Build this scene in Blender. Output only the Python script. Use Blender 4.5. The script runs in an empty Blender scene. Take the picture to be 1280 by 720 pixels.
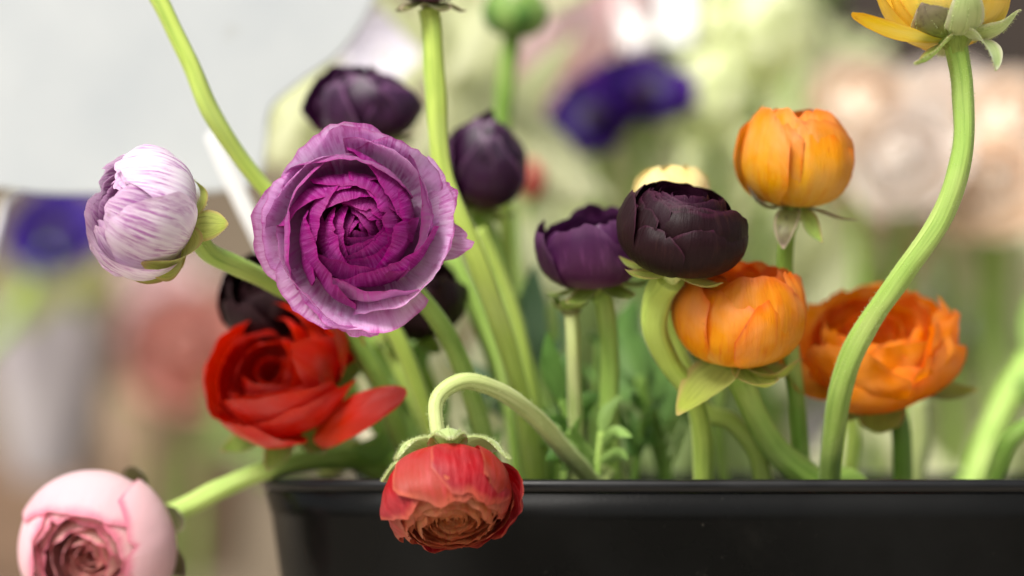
import bpy, math, random
from mathutils import Vector, Matrix, noise as mnoise

# ------------------------------------------------------------------ camera, world, light, exposure
scene = bpy.context.scene
COL = scene.collection
LENS, SENSOR = 85.0, 36.0
FPX = LENS / SENSOR * 1280.0
CAM = Vector((0.0, 0.0, 0.21))
PITCH = math.radians(3.8)
FWD = Vector((0, math.cos(PITCH), math.sin(PITCH)))
RGT = Vector((1, 0, 0))
UPV = Vector((0, -math.sin(PITCH), math.cos(PITCH)))

cd = bpy.data.cameras.new('camera')
cd.lens = LENS; cd.sensor_width = SENSOR
cd.clip_start = 0.01; cd.clip_end = 200
cd.dof.use_dof = True
cd.dof.focus_distance = 0.742
cd.dof.aperture_fstop = 3.0
cd.dof.aperture_blades = 9
cam = bpy.data.objects.new('camera', cd); COL.objects.link(cam)
cam.location = CAM
cam.rotation_euler = (math.radians(90) + PITCH, 0, 0)
scene.camera = cam

SUN_EL, SUN_AZ = math.radians(46), math.radians(-148)   # azimuth from +Y towards +X: behind the camera, to the left
w = bpy.data.worlds.new('World'); scene.world = w; w.use_nodes = True
wn = w.node_tree.nodes; wl = w.node_tree.links
bg = wn['Background']; bg.inputs['Strength'].default_value = 0.075
sky = wn.new('ShaderNodeTexSky'); sky.sky_type = 'NISHITA'; sky.sun_disc = False
sky.sun_elevation = SUN_EL; sky.sun_rotation = SUN_AZ
sky.dust_density = 4.0; sky.air_density = 1.0
hs = wn.new('ShaderNodeHueSaturation'); hs.inputs['Saturation'].default_value = 0.35
wl.new(sky.outputs[0], hs.inputs['Color']); wl.new(hs.outputs[0], bg.inputs['Color'])

sd = bpy.data.lights.new('sun', 'SUN'); sd.energy = 2.1; sd.angle = math.radians(26); sd.color = (1.0, 0.96, 0.90)
sun = bpy.data.objects.new('sun', sd); COL.objects.link(sun)
sdir = Vector((math.sin(SUN_AZ) * math.cos(SUN_EL), math.cos(SUN_AZ) * math.cos(SUN_EL), math.sin(SUN_EL)))
sun.rotation_euler = sdir.to_track_quat('Z', 'Y').to_euler()
sun.location = sdir * 5

vs = scene.view_settings
vs.view_transform = 'Standard'; vs.look = 'None'; vs.gamma = 1.0; vs.use_curve_mapping = False
vs.exposure = 1.02
scene.cycles.use_denoising = True
scene.cycles.max_bounces = 8
scene.cycles.transparent_max_bounces = 8

# ------------------------------------------------------------------ helpers
def P(px, py, d):
    """the point that stands d metres in front of the lens, seen at pixel (px, py) of the 1280x720 photograph"""
    return CAM + FWD * d + RGT * ((px - 640) / FPX * d) + UPV * ((360 - py) / FPX * d)
def S(n, d=0.75):
    return n / FPX * d
def lin(r, g, b):
    f = lambda c: (c / 255 / 12.92) if c <= 10 else ((c / 255 + 0.055) / 1.055) ** 2.4
    return (f(r), f(g), f(b), 1.0)
def camdir(x, y, z):
    """direction in picture terms: x right, y up, z towards the viewer"""
    return (RGT * x + UPV * y - FWD * z).normalized()
def lerp(a, b, t): return a + (b - a) * t
def sstep(a, b, x):
    t = min(1, max(0, (x - a) / (b - a))); return t * t * (3 - 2 * t)

def mk(name, verts, faces, mat, parent=None, uvs=None, smooth=True):
    me = bpy.data.meshes.new(name)
    me.from_pydata(verts, [], faces)
    if uvs is not None:
        ul = me.uv_layers.new(name='UVMap')
        vi = [0] * len(me.loops); me.loops.foreach_get('vertex_index', vi)
        flat = []
        for i in vi: flat.extend(uvs[i])
        ul.data.foreach_set('uv', flat)
    if smooth: me.polygons.foreach_set('use_smooth', [True] * len(me.polygons))
    me.materials.append(mat)
    o = bpy.data.objects.new(name, me); COL.objects.link(o)
    if parent is not None:
        o.parent = parent
        o.matrix_parent_inverse = parent.matrix_basis.inverted()
    return o
def empty(name, loc, label, cat, group=None):
    o = bpy.data.objects.new(name, None); COL.objects.link(o)
    o.empty_display_size = 0.01
    o.location = loc; o['label'] = label; o['category'] = cat
    if group: o['group'] = group
    return o
def tag(o, label, cat, group=None):
    o['label'] = label; o['category'] = cat
    if group: o['group'] = group
    return o

# ------------------------------------------------------------------ materials
def base_mat(name):
    m = bpy.data.materials.new(name); m.use_nodes = True
    return m, m.node_tree.nodes, m.node_tree.links, m.node_tree.nodes['Principled BSDF']
def mathn(N, L, op, a, b=None, clamp=False):
    n = N.new('ShaderNodeMath'); n.operation = op; n.use_clamp = clamp
    for i, v in enumerate((a, b)):
        if v is None: continue
        if isinstance(v, (int, float)): n.inputs[i].default_value = v
        else: L.new(v, n.inputs[i])
    return n.outputs[0]
def maprange(N, L, v, a, b, c=0.0, d=1.0, smooth=True):
    n = N.new('ShaderNodeMapRange')
    if smooth: n.interpolation_type = 'SMOOTHSTEP'
    L.new(v, n.inputs['Value'])
    for k, x in (('From Min', a), ('From Max', b), ('To Min', c), ('To Max', d)): n.inputs[k].default_value = x
    return n.outputs['Result']
def mixc(N, L, fac, a, b):
    n = N.new('ShaderNodeMix'); n.data_type = 'RGBA'
    if isinstance(fac, (int, float)): n.inputs[0].default_value = fac
    else: L.new(fac, n.inputs[0])
    for i, v in ((6, a), (7, b)):
        if isinstance(v, tuple): n.inputs[i].default_value = v
        else: L.new(v, n.inputs[i])
    return n.outputs[2]

def petal_mat(name, inner, outer, rim, rim_amt=0.5, streak=None, streak_amt=0.3, streak_lo=0.5, streak_hi=0.7,
              transl=0.3, rough=0.5, freq=22, bump=0.45, rim_w=0.10, sheen=0.0, spec=0.35, vfreq=2.2):
    """inner / outer: (base colour, middle, tip colour) of the innermost / outermost petals; object colour red = layer"""
    m, N, L, B = base_mat(name)
    uv = N.new('ShaderNodeUVMap'); sep = N.new('ShaderNodeSeparateXYZ'); L.new(uv.outputs[0], sep.inputs[0])
    u, v = sep.outputs[0], sep.outputs[1]
    oi = N.new('ShaderNodeObjectInfo'); osep = N.new('ShaderNodeSeparateColor'); L.new(oi.outputs['Color'], osep.inputs[0])
    layer = osep.outputs[0]; rnd = oi.outputs['Random']
    def ramp(cols):
        r = N.new('ShaderNodeValToRGB'); e = r.color_ramp.elements
        e[0].position = 0.05; e[0].color = cols[0]; e[1].position = 1.0; e[1].color = cols[2]
        x = e.new(0.5); x.color = cols[1]
        L.new(v, r.inputs[0]); return r.outputs[0]
    c = mixc(N, L, layer, ramp(inner), ramp(outer))
    au = mathn(N, L, 'ABSOLUTE', mathn(N, L, 'MULTIPLY_ADD', u, 2.0))
    n_ = [x for x in N if x.type == 'MATH' and x.operation == 'MULTIPLY_ADD'][-1]; n_.inputs[2].default_value = -1.0
    comb = N.new('ShaderNodeCombineXYZ')
    fan = mathn(N, L, 'MULTIPLY', u, float(freq)); L.new(fan, comb.inputs[0])
    L.new(mathn(N, L, 'MULTIPLY', v, vfreq), comb.inputs[1]); L.new(mathn(N, L, 'MULTIPLY', rnd, 40.0), comb.inputs[2])
    nz = N.new('ShaderNodeTexNoise'); nz.inputs['Scale'].default_value = 1.0; nz.inputs['Detail'].default_value = 5; nz.inputs['Roughness'].default_value = 0.65
    L.new(comb.outputs[0], nz.inputs['Vector'])
    comb2 = N.new('ShaderNodeCombineXYZ')
    L.new(mathn(N, L, 'MULTIPLY', u, 3.0), comb2.inputs[0]); L.new(mathn(N, L, 'MULTIPLY', v, 3.0), comb2.inputs[1]); L.new(mathn(N, L, 'MULTIPLY', rnd, 17.0), comb2.inputs[2])
    nz2 = N.new('ShaderNodeTexNoise'); nz2.inputs['Scale'].default_value = 1.0; nz2.inputs['Detail'].default_value = 4
    L.new(comb2.outputs[0], nz2.inputs['Vector'])
    if streak is not None:
        sf = maprange(N, L, nz.outputs[0], streak_lo, streak_hi, 0, streak_amt)
        sf = mathn(N, L, 'MULTIPLY', sf, maprange(N, L, nz2.outputs[0], 0.35, 0.6, 0.25, 1.0))
        c = mixc(N, L, sf, c, streak)
    wob = mathn(N, L, 'MULTIPLY_ADD', nz2.outputs[0], 0.12)
    [x for x in N if x.type == 'MATH' and x.operation == 'MULTIPLY_ADD'][-1].inputs[2].default_value = -0.06
    ev = maprange(N, L, mathn(N, L, 'ADD', v, wob), 1 - rim_w, 1.0)
    eu = mathn(N, L, 'MULTIPLY', maprange(N, L, mathn(N, L, 'ADD', au, wob), 1 - rim_w * 0.7, 1.0), maprange(N, L, v, 0.35, 0.7))
    rf = mathn(N, L, 'MULTIPLY', mathn(N, L, 'MAXIMUM', ev, eu), rim_amt)
    c = mixc(N, L, rf, c, rim)
    comb3 = N.new('ShaderNodeCombineXYZ')
    L.new(mathn(N, L, 'MULTIPLY', u, 16.0), comb3.inputs[0]); L.new(mathn(N, L, 'MULTIPLY', v, 16.0), comb3.inputs[1]); L.new(mathn(N, L, 'MULTIPLY', rnd, 9.0), comb3.inputs[2])
    nz3 = N.new('ShaderNodeTexNoise'); nz3.inputs['Scale'].default_value = 1.0; nz3.inputs['Detail'].default_value = 3
    L.new(comb3.outputs[0], nz3.inputs['Vector'])
    br = mathn(N, L, 'MULTIPLY', maprange(N, L, nz3.outputs[0], 0.60, 0.72, 0, 0.45), mathn(N, L, 'MAXIMUM', maprange(N, L, v, 0.86, 1.0), maprange(N, L, au, 0.9, 1.0)))
    dk = N.new('ShaderNodeMix'); dk.data_type = 'RGBA'; dk.blend_type = 'MULTIPLY'; L.new(br, dk.inputs[0]); L.new(c, dk.inputs[6]); dk.inputs[7].default_value = (0.45, 0.32, 0.22, 1)
    c = dk.outputs[2]
    hv = N.new('ShaderNodeHueSaturation')
    L.new(c, hv.inputs['Color'])
    L.new(maprange(N, L, rnd, 0, 1, 0.86, 1.12, False), hv.inputs['Value'])
    L.new(maprange(N, L, nz2.outputs[0], 0.3, 0.7, 0.94, 1.06, False), hv.inputs['Saturation'])
    c = hv.outputs[0]
    L.new(c, B.inputs['Base Color']); B.inputs['Roughness'].default_value = rough
    B.inputs['Specular IOR Level'].default_value = spec
    B.inputs['Sheen Weight'].default_value = sheen; B.inputs['Sheen Roughness'].default_value = 0.4
    bp = N.new('ShaderNodeBump'); bp.inputs['Strength'].default_value = bump; bp.inputs['Distance'].default_value = 0.0009
    L.new(nz.outputs[0], bp.inputs['Height']); L.new(bp.outputs[0], B.inputs['Normal'])
    tr = N.new('ShaderNodeBsdfTranslucent'); L.new(c, tr.inputs['Color']); L.new(bp.outputs[0], tr.inputs['Normal'])
    mx = N.new('ShaderNodeMixShader'); mx.inputs[0].default_value = transl
    L.new(B.outputs[0], mx.inputs[1]); L.new(tr.outputs[0], mx.inputs[2])
    L.new(mx.outputs[0], N['Material Output'].inputs['Surface'])
    return m

def green_mat(name, base, tip, dark, transl=0.0, rough=0.5, vary=0.35, fu=10, fv=3, sheen=0.25, bump=0.2, edge=None, drift=None):
    """stems, sepals and leaves: colour runs along v, long streaks and mottling"""
    m, N, L, B = base_mat(name)
    uv = N.new('ShaderNodeUVMap'); sep = N.new('ShaderNodeSeparateXYZ'); L.new(uv.outputs[0], sep.inputs[0])
    oi = N.new('ShaderNodeObjectInfo')
    comb = N.new('ShaderNodeCombineXYZ')
    L.new(mathn(N, L, 'MULTIPLY', sep.outputs[0], float(fu)), comb.inputs[0]); L.new(mathn(N, L, 'MULTIPLY', sep.outputs[1], float(fv)), comb.inputs[1])
    L.new(mathn(N, L, 'MULTIPLY', oi.outputs['Random'], 30.0), comb.inputs[2])
    nz = N.new('ShaderNodeTexNoise'); nz.inputs['Scale'].default_value = 1; nz.inputs['Detail'].default_value = 6; nz.inputs['Roughness'].default_value = 0.6
    L.new(comb.outputs[0], nz.inputs['Vector'])
    c = mixc(N, L, maprange(N, L, sep.outputs[1], 0.0, 1.0), base, tip)
    c = mixc(N, L, maprange(N, L, nz.outputs[0], 0.45, 0.75, 0, vary), c, dark)
    if drift is not None:
        cb = N.new('ShaderNodeCombineXYZ'); L.new(mathn(N, L, 'MULTIPLY', sep.outputs[1], 9.0), cb.inputs[0]); L.new(mathn(N, L, 'MULTIPLY', oi.outputs['Random'], 50.0), cb.inputs[1]); L.new(sep.outputs[0], cb.inputs[2])
        nd = N.new('ShaderNodeTexNoise'); nd.inputs['Scale'].default_value = 1; nd.inputs['Detail'].default_value = 5; L.new(cb.outputs[0], nd.inputs['Vector'])
        c = mixc(N, L, maprange(N, L, nd.outputs[0], 0.45, 0.7, 0, 0.55), c, drift)
        c = mixc(N, L, maprange(N, L, nd.outputs[0], 0.42, 0.25, 0, 0.5), c, dark)
    if edge is not None:
        au = mathn(N, L, 'ABSOLUTE', mathn(N, L, 'SUBTRACT', sep.outputs[0], 0.5))
        e = mathn(N, L, 'MAXIMUM', maprange(N, L, au, 0.36, 0.5), maprange(N, L, sep.outputs[1], 0.86, 1.0))
        c = mixc(N, L, mathn(N, L, 'MULTIPLY', e, 0.8), c, edge)
    hv = N.new('ShaderNodeHueSaturation'); L.new(c, hv.inputs['Color'])
    L.new(maprange(N, L, oi.outputs['Random'], 0, 1, 0.85, 1.12, False), hv.inputs['Value'])
    c = hv.outputs[0]
    L.new(c, B.inputs['Base Color']); B.inputs['Roughness'].default_value = rough
    B.inputs['Specular IOR Level'].default_value = 0.35
    B.inputs['Sheen Weight'].default_value = sheen; B.inputs['Sheen Roughness'].default_value = 0.35
    bp = N.new('ShaderNodeBump'); bp.inputs['Strength'].default_value = bump; bp.inputs['Distance'].default_value = 0.0006
    L.new(nz.outputs[0], bp.inputs['Height']); L.new(bp.outputs[0], B.inputs['Normal'])
    if transl > 0:
        tr = N.new('ShaderNodeBsdfTranslucent'); L.new(c, tr.inputs['Color'])
        mx = N.new('ShaderNodeMixShader'); mx.inputs[0].default_value = transl
        L.new(B.outputs[0], mx.inputs[1]); L.new(tr.outputs[0], mx.inputs[2])
        L.new(mx.outputs[0], N['Material Output'].inputs['Surface'])
    return m

def plain_mat(name, a, b, scale=8, rough=0.5, spec=0.5, bump=0.0, dist=0.001, lo=0.35, hi=0.65, detail=4, stretch=(1, 1, 1)):
    m, N, L, B = base_mat(name)
    tc = N.new('ShaderNodeTexCoord'); mp = N.new('ShaderNodeMapping'); mp.inputs['Scale'].default_value = stretch
    L.new(tc.outputs['Object'], mp.inputs['Vector'])
    nz = N.new('ShaderNodeTexNoise'); nz.inputs['Scale'].default_value = scale; nz.inputs['Detail'].default_value = detail
    L.new(mp.outputs[0], nz.inputs['Vector'])
    L.new(mixc(N, L, maprange(N, L, nz.outputs[0], lo, hi), a, b), B.inputs['Base Color'])
    B.inputs['Roughness'].default_value = rough; B.inputs['Specular IOR Level'].default_value = spec
    if bump:
        bp = N.new('ShaderNodeBump'); bp.inputs['Strength'].default_value = bump; bp.inputs['Distance'].default_value = dist
        L.new(nz.outputs[0], bp.inputs['Height']); L.new(bp.outputs[0], B.inputs['Normal'])
    return m

M = {}
st = dict(vary=0.8, fu=16, fv=7, bump=0.6, rough=0.58, sheen=0.12, drift=lin(190, 208, 122))
M['stem_lime'] = green_mat('stem_lime', lin(186, 208, 96), lin(164, 194, 82), lin(124, 160, 56), **st)
M['stem_green'] = green_mat('stem_green', lin(158, 192, 90), lin(138, 172, 70), lin(100, 138, 46), **st)
M['stem_pale'] = green_mat('stem_pale', lin(204, 214, 144), lin(158, 184, 84), lin(140, 166, 78), **st)
M['stem_deep'] = green_mat('stem_deep', lin(126, 164, 66), lin(104, 142, 52), lin(72, 108, 34), **st)
M['sepal_green'] = green_mat('sepal_green', lin(176, 196, 96), lin(140, 170, 74), lin(106, 134, 54), transl=0.3, vary=0.8, fu=22, fv=2, bump=0.6, edge=lin(186, 158, 112))
M['sepal_pale'] = green_mat('sepal_pale', lin(206, 214, 120), lin(176, 190, 76), lin(140, 156, 66), transl=0.38, vary=0.8, fu=22, fv=2, bump=0.6, edge=lin(200, 172, 112))
M['sepal_dry'] = green_mat('sepal_dry', lin(150, 160, 90), lin(116, 104, 84), lin(84, 72, 60), transl=0.2, vary=0.8, fu=8, fv=6, edge=lin(190, 170, 150))
M['sepal_fuzzy'] = green_mat('sepal_fuzzy', lin(206, 218, 150), lin(184, 206, 134), lin(150, 178, 96), transl=0.25, vary=0.6, fu=14, fv=3, sheen=0.6, edge=lin(226, 220, 196))
M['leaf'] = green_mat('leaf', lin(116, 156, 76), lin(100, 144, 66), lin(66, 106, 44), transl=0.3, vary=0.6, fu=12, fv=3)
M['leaf_bright'] = green_mat('leaf_bright', lin(160, 192, 104), lin(148, 184, 96), lin(108, 150, 66), transl=0.3, vary=0.6, fu=12, fv=3)
M['leaf_blue'] = green_mat('leaf_blue', lin(120, 150, 110), lin(110, 146, 104), lin(74, 110, 70), transl=0.25, vary=0.6, fu=12, fv=3)
M['hair'] = green_mat('hair', lin(196, 212, 140), lin(216, 224, 176), lin(190, 206, 130), transl=0.5, vary=0.2)
M['heart'] = plain_mat('heart', lin(70, 84, 30), lin(40, 40, 18), 400, 0.7, bump=0.8)

M['purple'] = petal_mat('purple_petal', (lin(190, 120, 178), lin(158, 48, 138), lin(154, 24, 126)), (lin(250, 242, 251), lin(246, 226, 247), lin(234, 184, 234)),
    rim=lin(180, 24, 138), rim_amt=0.5, streak=lin(194, 92, 176), streak_amt=0.8, streak_lo=0.40, streak_hi=0.66, transl=0.45, freq=34, rim_w=0.07, bump=0.5)
M['lilac_white'] = petal_mat('lilac_white_petal', (lin(190, 110, 176), lin(200, 130, 188), lin(205, 140, 195)), (lin(244, 240, 232), lin(243, 234, 240), lin(236, 214, 234)),
    rim=lin(226, 196, 222), rim_amt=0.5, streak=lin(170, 78, 166), streak_amt=0.85, streak_lo=0.42, streak_hi=0.64, transl=0.3, freq=34, vfreq=3.0)
M['red'] = petal_mat('red_petal', (lin(150, 8, 10), lin(180, 14, 10), lin(190, 26, 16)), (lin(232, 72, 28), lin(222, 42, 18), lin(212, 30, 14)),
    rim=lin(216, 60, 30), rim_amt=0.4, streak=lin(226, 72, 40), streak_amt=0.4, transl=0.35, freq=14, rough=0.33, spec=0.6)
M['coral'] = petal_mat('coral_petal', (lin(160, 66, 42), lin(190, 88, 56), lin(232, 168, 104)), (lin(206, 48, 28), lin(168, 22, 26), lin(152, 24, 36)),
    rim=lin(206, 110, 84), rim_amt=0.55, streak=lin(206, 78, 82), streak_amt=0.6, streak_lo=0.42, streak_hi=0.68, transl=0.25, freq=20, bump=0.5)
M['blush'] = petal_mat('blush_petal', (lin(176, 92, 106), lin(212, 146, 146), lin(234, 190, 174)), (lin(244, 222, 218), lin(243, 214, 216), lin(238, 192, 200)),
    rim=lin(222, 96, 134), rim_amt=0.7, streak=lin(240, 190, 204), streak_amt=0.4, transl=0.3, freq=10, rim_w=0.08)
M['black'] = petal_mat('black_petal', (lin(34, 8, 26), lin(44, 12, 34), lin(62, 22, 50)), (lin(44, 20, 19), lin(34, 12, 15), lin(32, 9, 17)),
    rim=lin(84, 36, 62), rim_amt=0.35, streak=lin(56, 32, 30), streak_amt=0.5, transl=0.08, freq=20, rough=0.5, spec=0.18, rim_w=0.05)
M['plum'] = petal_mat('plum_petal', (lin(50, 16, 48), lin(62, 18, 60), lin(80, 32, 80)), (lin(140, 92, 118), lin(80, 30, 72), lin(62, 24, 64)),
    rim=lin(104, 60, 100), rim_amt=0.5, streak=lin(112, 60, 106), streak_amt=0.5, transl=0.2, freq=14, rough=0.45, spec=0.35)
M['plum_dark'] = petal_mat('plum_dark_petal', (lin(30, 8, 28), lin(36, 10, 34), lin(48, 18, 46)), (lin(86, 14, 50), lin(54, 13, 50), lin(58, 28, 60)),
    rim=lin(130, 86, 126), rim_amt=0.6, streak=lin(92, 50, 90), streak_amt=0.5, transl=0.2, freq=12, rough=0.36, spec=0.5)  # greyish lilac rim colour paints in the sheen of the dark buds
M['maroon'] = petal_mat('maroon_petal', (lin(24, 8, 12), lin(28, 10, 15), lin(36, 12, 18)), (lin(42, 16, 20), lin(34, 12, 18), lin(32, 12, 18)),
    rim=lin(50, 22, 26), rim_amt=0.3, transl=0.1, freq=12, rough=0.5, spec=0.25)
M['orange'] = petal_mat('orange_petal', (lin(206, 80, 18), lin(222, 104, 26), lin(228, 112, 36)), (lin(249, 192, 64), lin(246, 168, 44), lin(241, 144, 32)),
    rim=lin(226, 100, 36), rim_amt=0.6, streak=lin(230, 116, 46), streak_amt=0.6, streak_lo=0.42, streak_hi=0.7, transl=0.33, freq=16)
M['amber'] = petal_mat('amber_petal', (lin(230, 124, 20), lin(236, 136, 30), lin(236, 126, 30)), (lin(247, 206, 84), lin(245, 182, 54), lin(238, 146, 40)),
    rim=lin(234, 120, 36), rim_amt=0.55, streak=lin(236, 140, 40), streak_amt=0.6, streak_lo=0.42, streak_hi=0.7, transl=0.33, freq=18)
M['tangerine'] = petal_mat('tangerine_petal', (lin(238, 106, 16), lin(246, 138, 24), lin(249, 158, 38)), (lin(252, 196, 44), lin(250, 166, 34), lin(249, 158, 46)),
    rim=lin(248, 150, 62), rim_amt=0.4, streak=lin(248, 164, 76), streak_amt=0.4, transl=0.42, freq=12)
M['yellow'] = petal_mat('yellow_petal', (lin(250, 224, 76), lin(251, 222, 72), lin(250, 212, 60)), (lin(246, 234, 150), lin(251, 228, 100), lin(250, 212, 64)),
    rim=lin(244, 160, 48), rim_amt=0.45, streak=lin(250, 210, 70), streak_amt=0.4, transl=0.4, freq=12)
M['cream_yellow'] = petal_mat('cream_yellow_petal', (lin(240, 220, 130), lin(244, 224, 130), lin(244, 214, 120)), (lin(220, 230, 180), lin(244, 236, 190), lin(246, 226, 150)),
    rim=lin(244, 220, 150), rim_amt=0.3, transl=0.3)

# ------------------------------------------------------------------ flower geometry
def axis_frame(axis):
    z = Vector(axis).normalized()
    x = (RGT - z * RGT.dot(z))
    if x.length < 0.2: x = (UPV - z * UPV.dot(z))
    x.normalize(); y = z.cross(x)
    return x, y, z

def petal(parent, base, fr, phi, R, p1, p2, p3, W, mat, rng, f, tip=0.3, tp=2.4, tuck=0.06, flat=0.0, curl=0.0, wav=0.02,
          ruff=0.03, b0=0.45, nu=14, nv=12, notch=0.0, name='petal', lean=0.0, ridge=0.028):
    X, Y, Z = fr
    sd_ = rng.uniform(0, 100)
    nick = rng.choice((0, 0, 0.04, 0.07)); nick_u = rng.uniform(-0.7, 0.7)
    verts, uvs, faces = [], [], []
    for j in range(nv + 1):
        v = j / nv
        for i in range(nu + 1):
            u = -1 + 2 * i / nu
            au = abs(u)
            top = 1 - tip * au ** tp - notch * math.exp(-(u / 0.18) ** 2)
            top -= nick * math.exp(-((u - nick_u) / 0.06) ** 2)
            top += ruff * (mnoise.noise(Vector((u * 2.2, sd_, 0))) * 1.6 + 0.5 * mnoise.noise(Vector((u * 6.5, sd_, 5))))
            t = v * top
            a = phi + lean * v * v + u * W * (b0 + (1 - b0) * sstep(0, 0.6, v))
            s = 1 - t
            c1, c2, c3 = 3 * s * s * t, 3 * s * t * t, t * t * t
            r = c1 * p1[0] + c2 * p2[0] + c3 * p3[0]
            z = c1 * p1[1] + c2 * p2[1] + c3 * p3[1]
            r *= (1 + tuck * u) * (1 - flat * (1 - u * u))
            cv = sstep(0.62, 1.0, v)
            r += curl * cv * cv
            z -= abs(curl) * 0.35 * cv * cv
            q = Vector((r * math.cos(a), r * math.sin(a), z))
            n1 = mnoise.noise(q * 2.6 + Vector((sd_, 0, 0))); n2 = mnoise.noise(q * 7.0 + Vector((0, sd_, 0)))
            k = wav * (0.3 + v) * (1.5 * n1 + 0.5 * n2)
            q.x += k * math.cos(a); q.y += k * math.sin(a); q.z += k * 0.6
            rd = ridge * min(1.0, 0.12 + r) * v * (mnoise.noise(Vector((u * 6.0, v * 0.8, sd_ + 20))) + 0.6 * mnoise.noise(Vector((u * 14.0, v * 1.2, sd_ + 40))))
            q.x += rd * math.cos(a); q.y += rd * math.sin(a); q.z += rd * 0.5
            # fine scallops of the free edge
            e = sstep(0.8, 1, v) * ruff * 0.7 * mnoise.noise(Vector((u * 9, sd_, 9)))
            q.x += e * math.cos(a); q.y += e * math.sin(a)
            q *= R
            verts.append(base + X * q.x + Y * q.y + Z * q.z)
            uvs.append((0.5 + 0.5 * u, v))
    w_ = nu + 1
    for j in range(nv):
        for i in range(nu):
            faces.append((j * w_ + i, j * w_ + i + 1, (j + 1) * w_ + i + 1, (j + 1) * w_ + i))
    o = mk(name, verts, faces, mat, parent, uvs)
    o.color = (f, rng.random(), 0, 1)
    return o

def bloom(parent, base, axis, R, keys, K, count, mat, seed, spin=0.0, res=(14, 12), jitter=0.06, extra=(), fr=None, ruff=0.03, wav=0.02, fpow=1.0, skip=(), ridge=0.028):
    """keys: rows (f, p1r,p1z, p2r,p2z, p3r,p3z, W deg, tip, tuck, flat, curl), f = 0 innermost .. 1 outermost"""
    rng = random.Random(seed)
    fr = fr or axis_frame(axis)
    def at(f):
        for a, b in zip(keys, keys[1:]):
            if f <= b[0] + 1e-9:
                t = (f - a[0]) / max(1e-9, b[0] - a[0])
                return [lerp(x, y, t) for x, y in zip(a, b)]
        return list(keys[-1])
    for k in range(K):
        f = k / max(1, K - 1)
        row = at(f)
        n = count(f)
        ph = spin + k * 2.39996
        for i in range(n):
            if (k, i) in skip: continue
            j = lambda s=1.0: 1 + rng.uniform(-jitter, jitter) * s
            phi = ph + 2 * math.pi * i / n + rng.uniform(-0.12, 0.12)
            sc = 1 + 0.012 * i
            petal(parent, base, fr, phi, R * sc, (row[1] * j(0.5), row[2]), (row[3] * j(0.5), row[4] * j()), (row[5] * j(), row[6] * j()),
                  math.radians(row[7]) * j(), mat, rng, (fpow(f) if callable(fpow) else f ** fpow), tip=row[8], tuck=row[9] * rng.uniform(0.35, 1.15), flat=row[10], curl=row[11] * j(3), nu=res[0], nv=res[1], ruff=ruff * (0.4 + 0.6 * f), wav=wav * (0.5 + 0.5 * f), ridge=ridge)
    for e in extra:
        e = dict(e); phi = math.radians(e.pop('phi')); W = math.radians(e.pop('W')); f = e.pop('f', 1.0)
        m_ = e.pop('mat', mat)
        petal(parent, base, fr, phi, R * e.pop('s', 1.0), e.pop('p1'), e.pop('p2'), e.pop('p3'), W, m_, rng, f, nu=res[0], nv=res[1], **e)
    return fr

def sepal(parent, base, fr, phi_deg, R, prof, w, mat, seed, cup=0.3, pw=0.8, twist=0.0, name='sepal', n=12, hairs=0, hair_len=0.0012):
    """prof: list of (radial, axial) points from the receptacle to the tip (units of R), w: half width (units of R)"""
    X, Y, Z = fr; phi = math.radians(phi_deg)
    er = X * math.cos(phi) + Y * math.sin(phi); et = -X * math.sin(phi) + Y * math.cos(phi)
    pts = spline([Vector((p[0], p[1], 0)) for p in prof], n)
    verts, uvs, faces, nor = [], [], [], []
    m = 8
    for j, p in enumerate(pts):
        v = j / (len(pts) - 1)
        a = pts[max(0, j - 1)]; b = pts[min(len(pts) - 1, j + 1)]
        t = (b - a).normalized(); nx = Vector((-t.y, t.x, 0))
        hw = w * (0.38 * (1 - v) + math.sin(math.pi * min(1, v ** 0.8 * 0.98 + 0.01)) ** pw)
        hw = max(hw, 0.02 * w)
        for i in range(m + 1):
            u = -1 + 2 * i / m
            x = u * hw; off = cup * hw * u * u + 0.06 * w * mnoise.noise(Vector((u * 1.5, v * 4, seed)))
            tw = twist * v
            r = p.x + nx.x * off + math.sin(tw) * x * nx.x; z = p.y + nx.y * off + math.sin(tw) * x * nx.y; s = x * math.cos(tw)
            verts.append(base + (er * r + Z * z + et * s) * R); uvs.append((0.5 + 0.5 * u, v))
            nor.append((er * nx.x + Z * nx.y) * -1)
    for j in range(len(pts) - 1):
        for i in range(m):
            q = j * (m + 1) + i
            faces.append((q, q + 1, q + m + 2, q + m + 1))
    o = mk(name, verts, faces, mat, parent, uvs)
    if hairs:
        rng = random.Random(seed)
        roots = []
        for _ in range(hairs):
            k = rng.randrange(len(pts)) * (m + 1) + rng.choice((0, 0, 0, m, m, m, 1, m - 1, 4)); v0 = verts[k].lerp(verts[min(k + m + 1, len(verts) - 1)], rng.random())
            roots.append((v0, nor[k]))
        fuzz(o, roots, hair_len, seed)
    return o

def spline(pts, n):
    """Catmull-Rom through pts, n samples per span"""
    out = []
    P_ = [pts[0] * 2 - pts[1]] + list(pts) + [pts[-1] * 2 - pts[-2]]
    for k in range(1, len(P_) - 2):
        a, b, c, d = P_[k - 1], P_[k], P_[k + 1], P_[k + 2]
        for i in range(n):
            t = i / n
            out.append(0.5 * ((2 * b) + (c - a) * t + (2 * a - 5 * b + 4 * c - d) * t * t + (3 * b - a - 3 * c + d) * t ** 3))
    out.append(pts[-1].copy())
    return out

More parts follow.
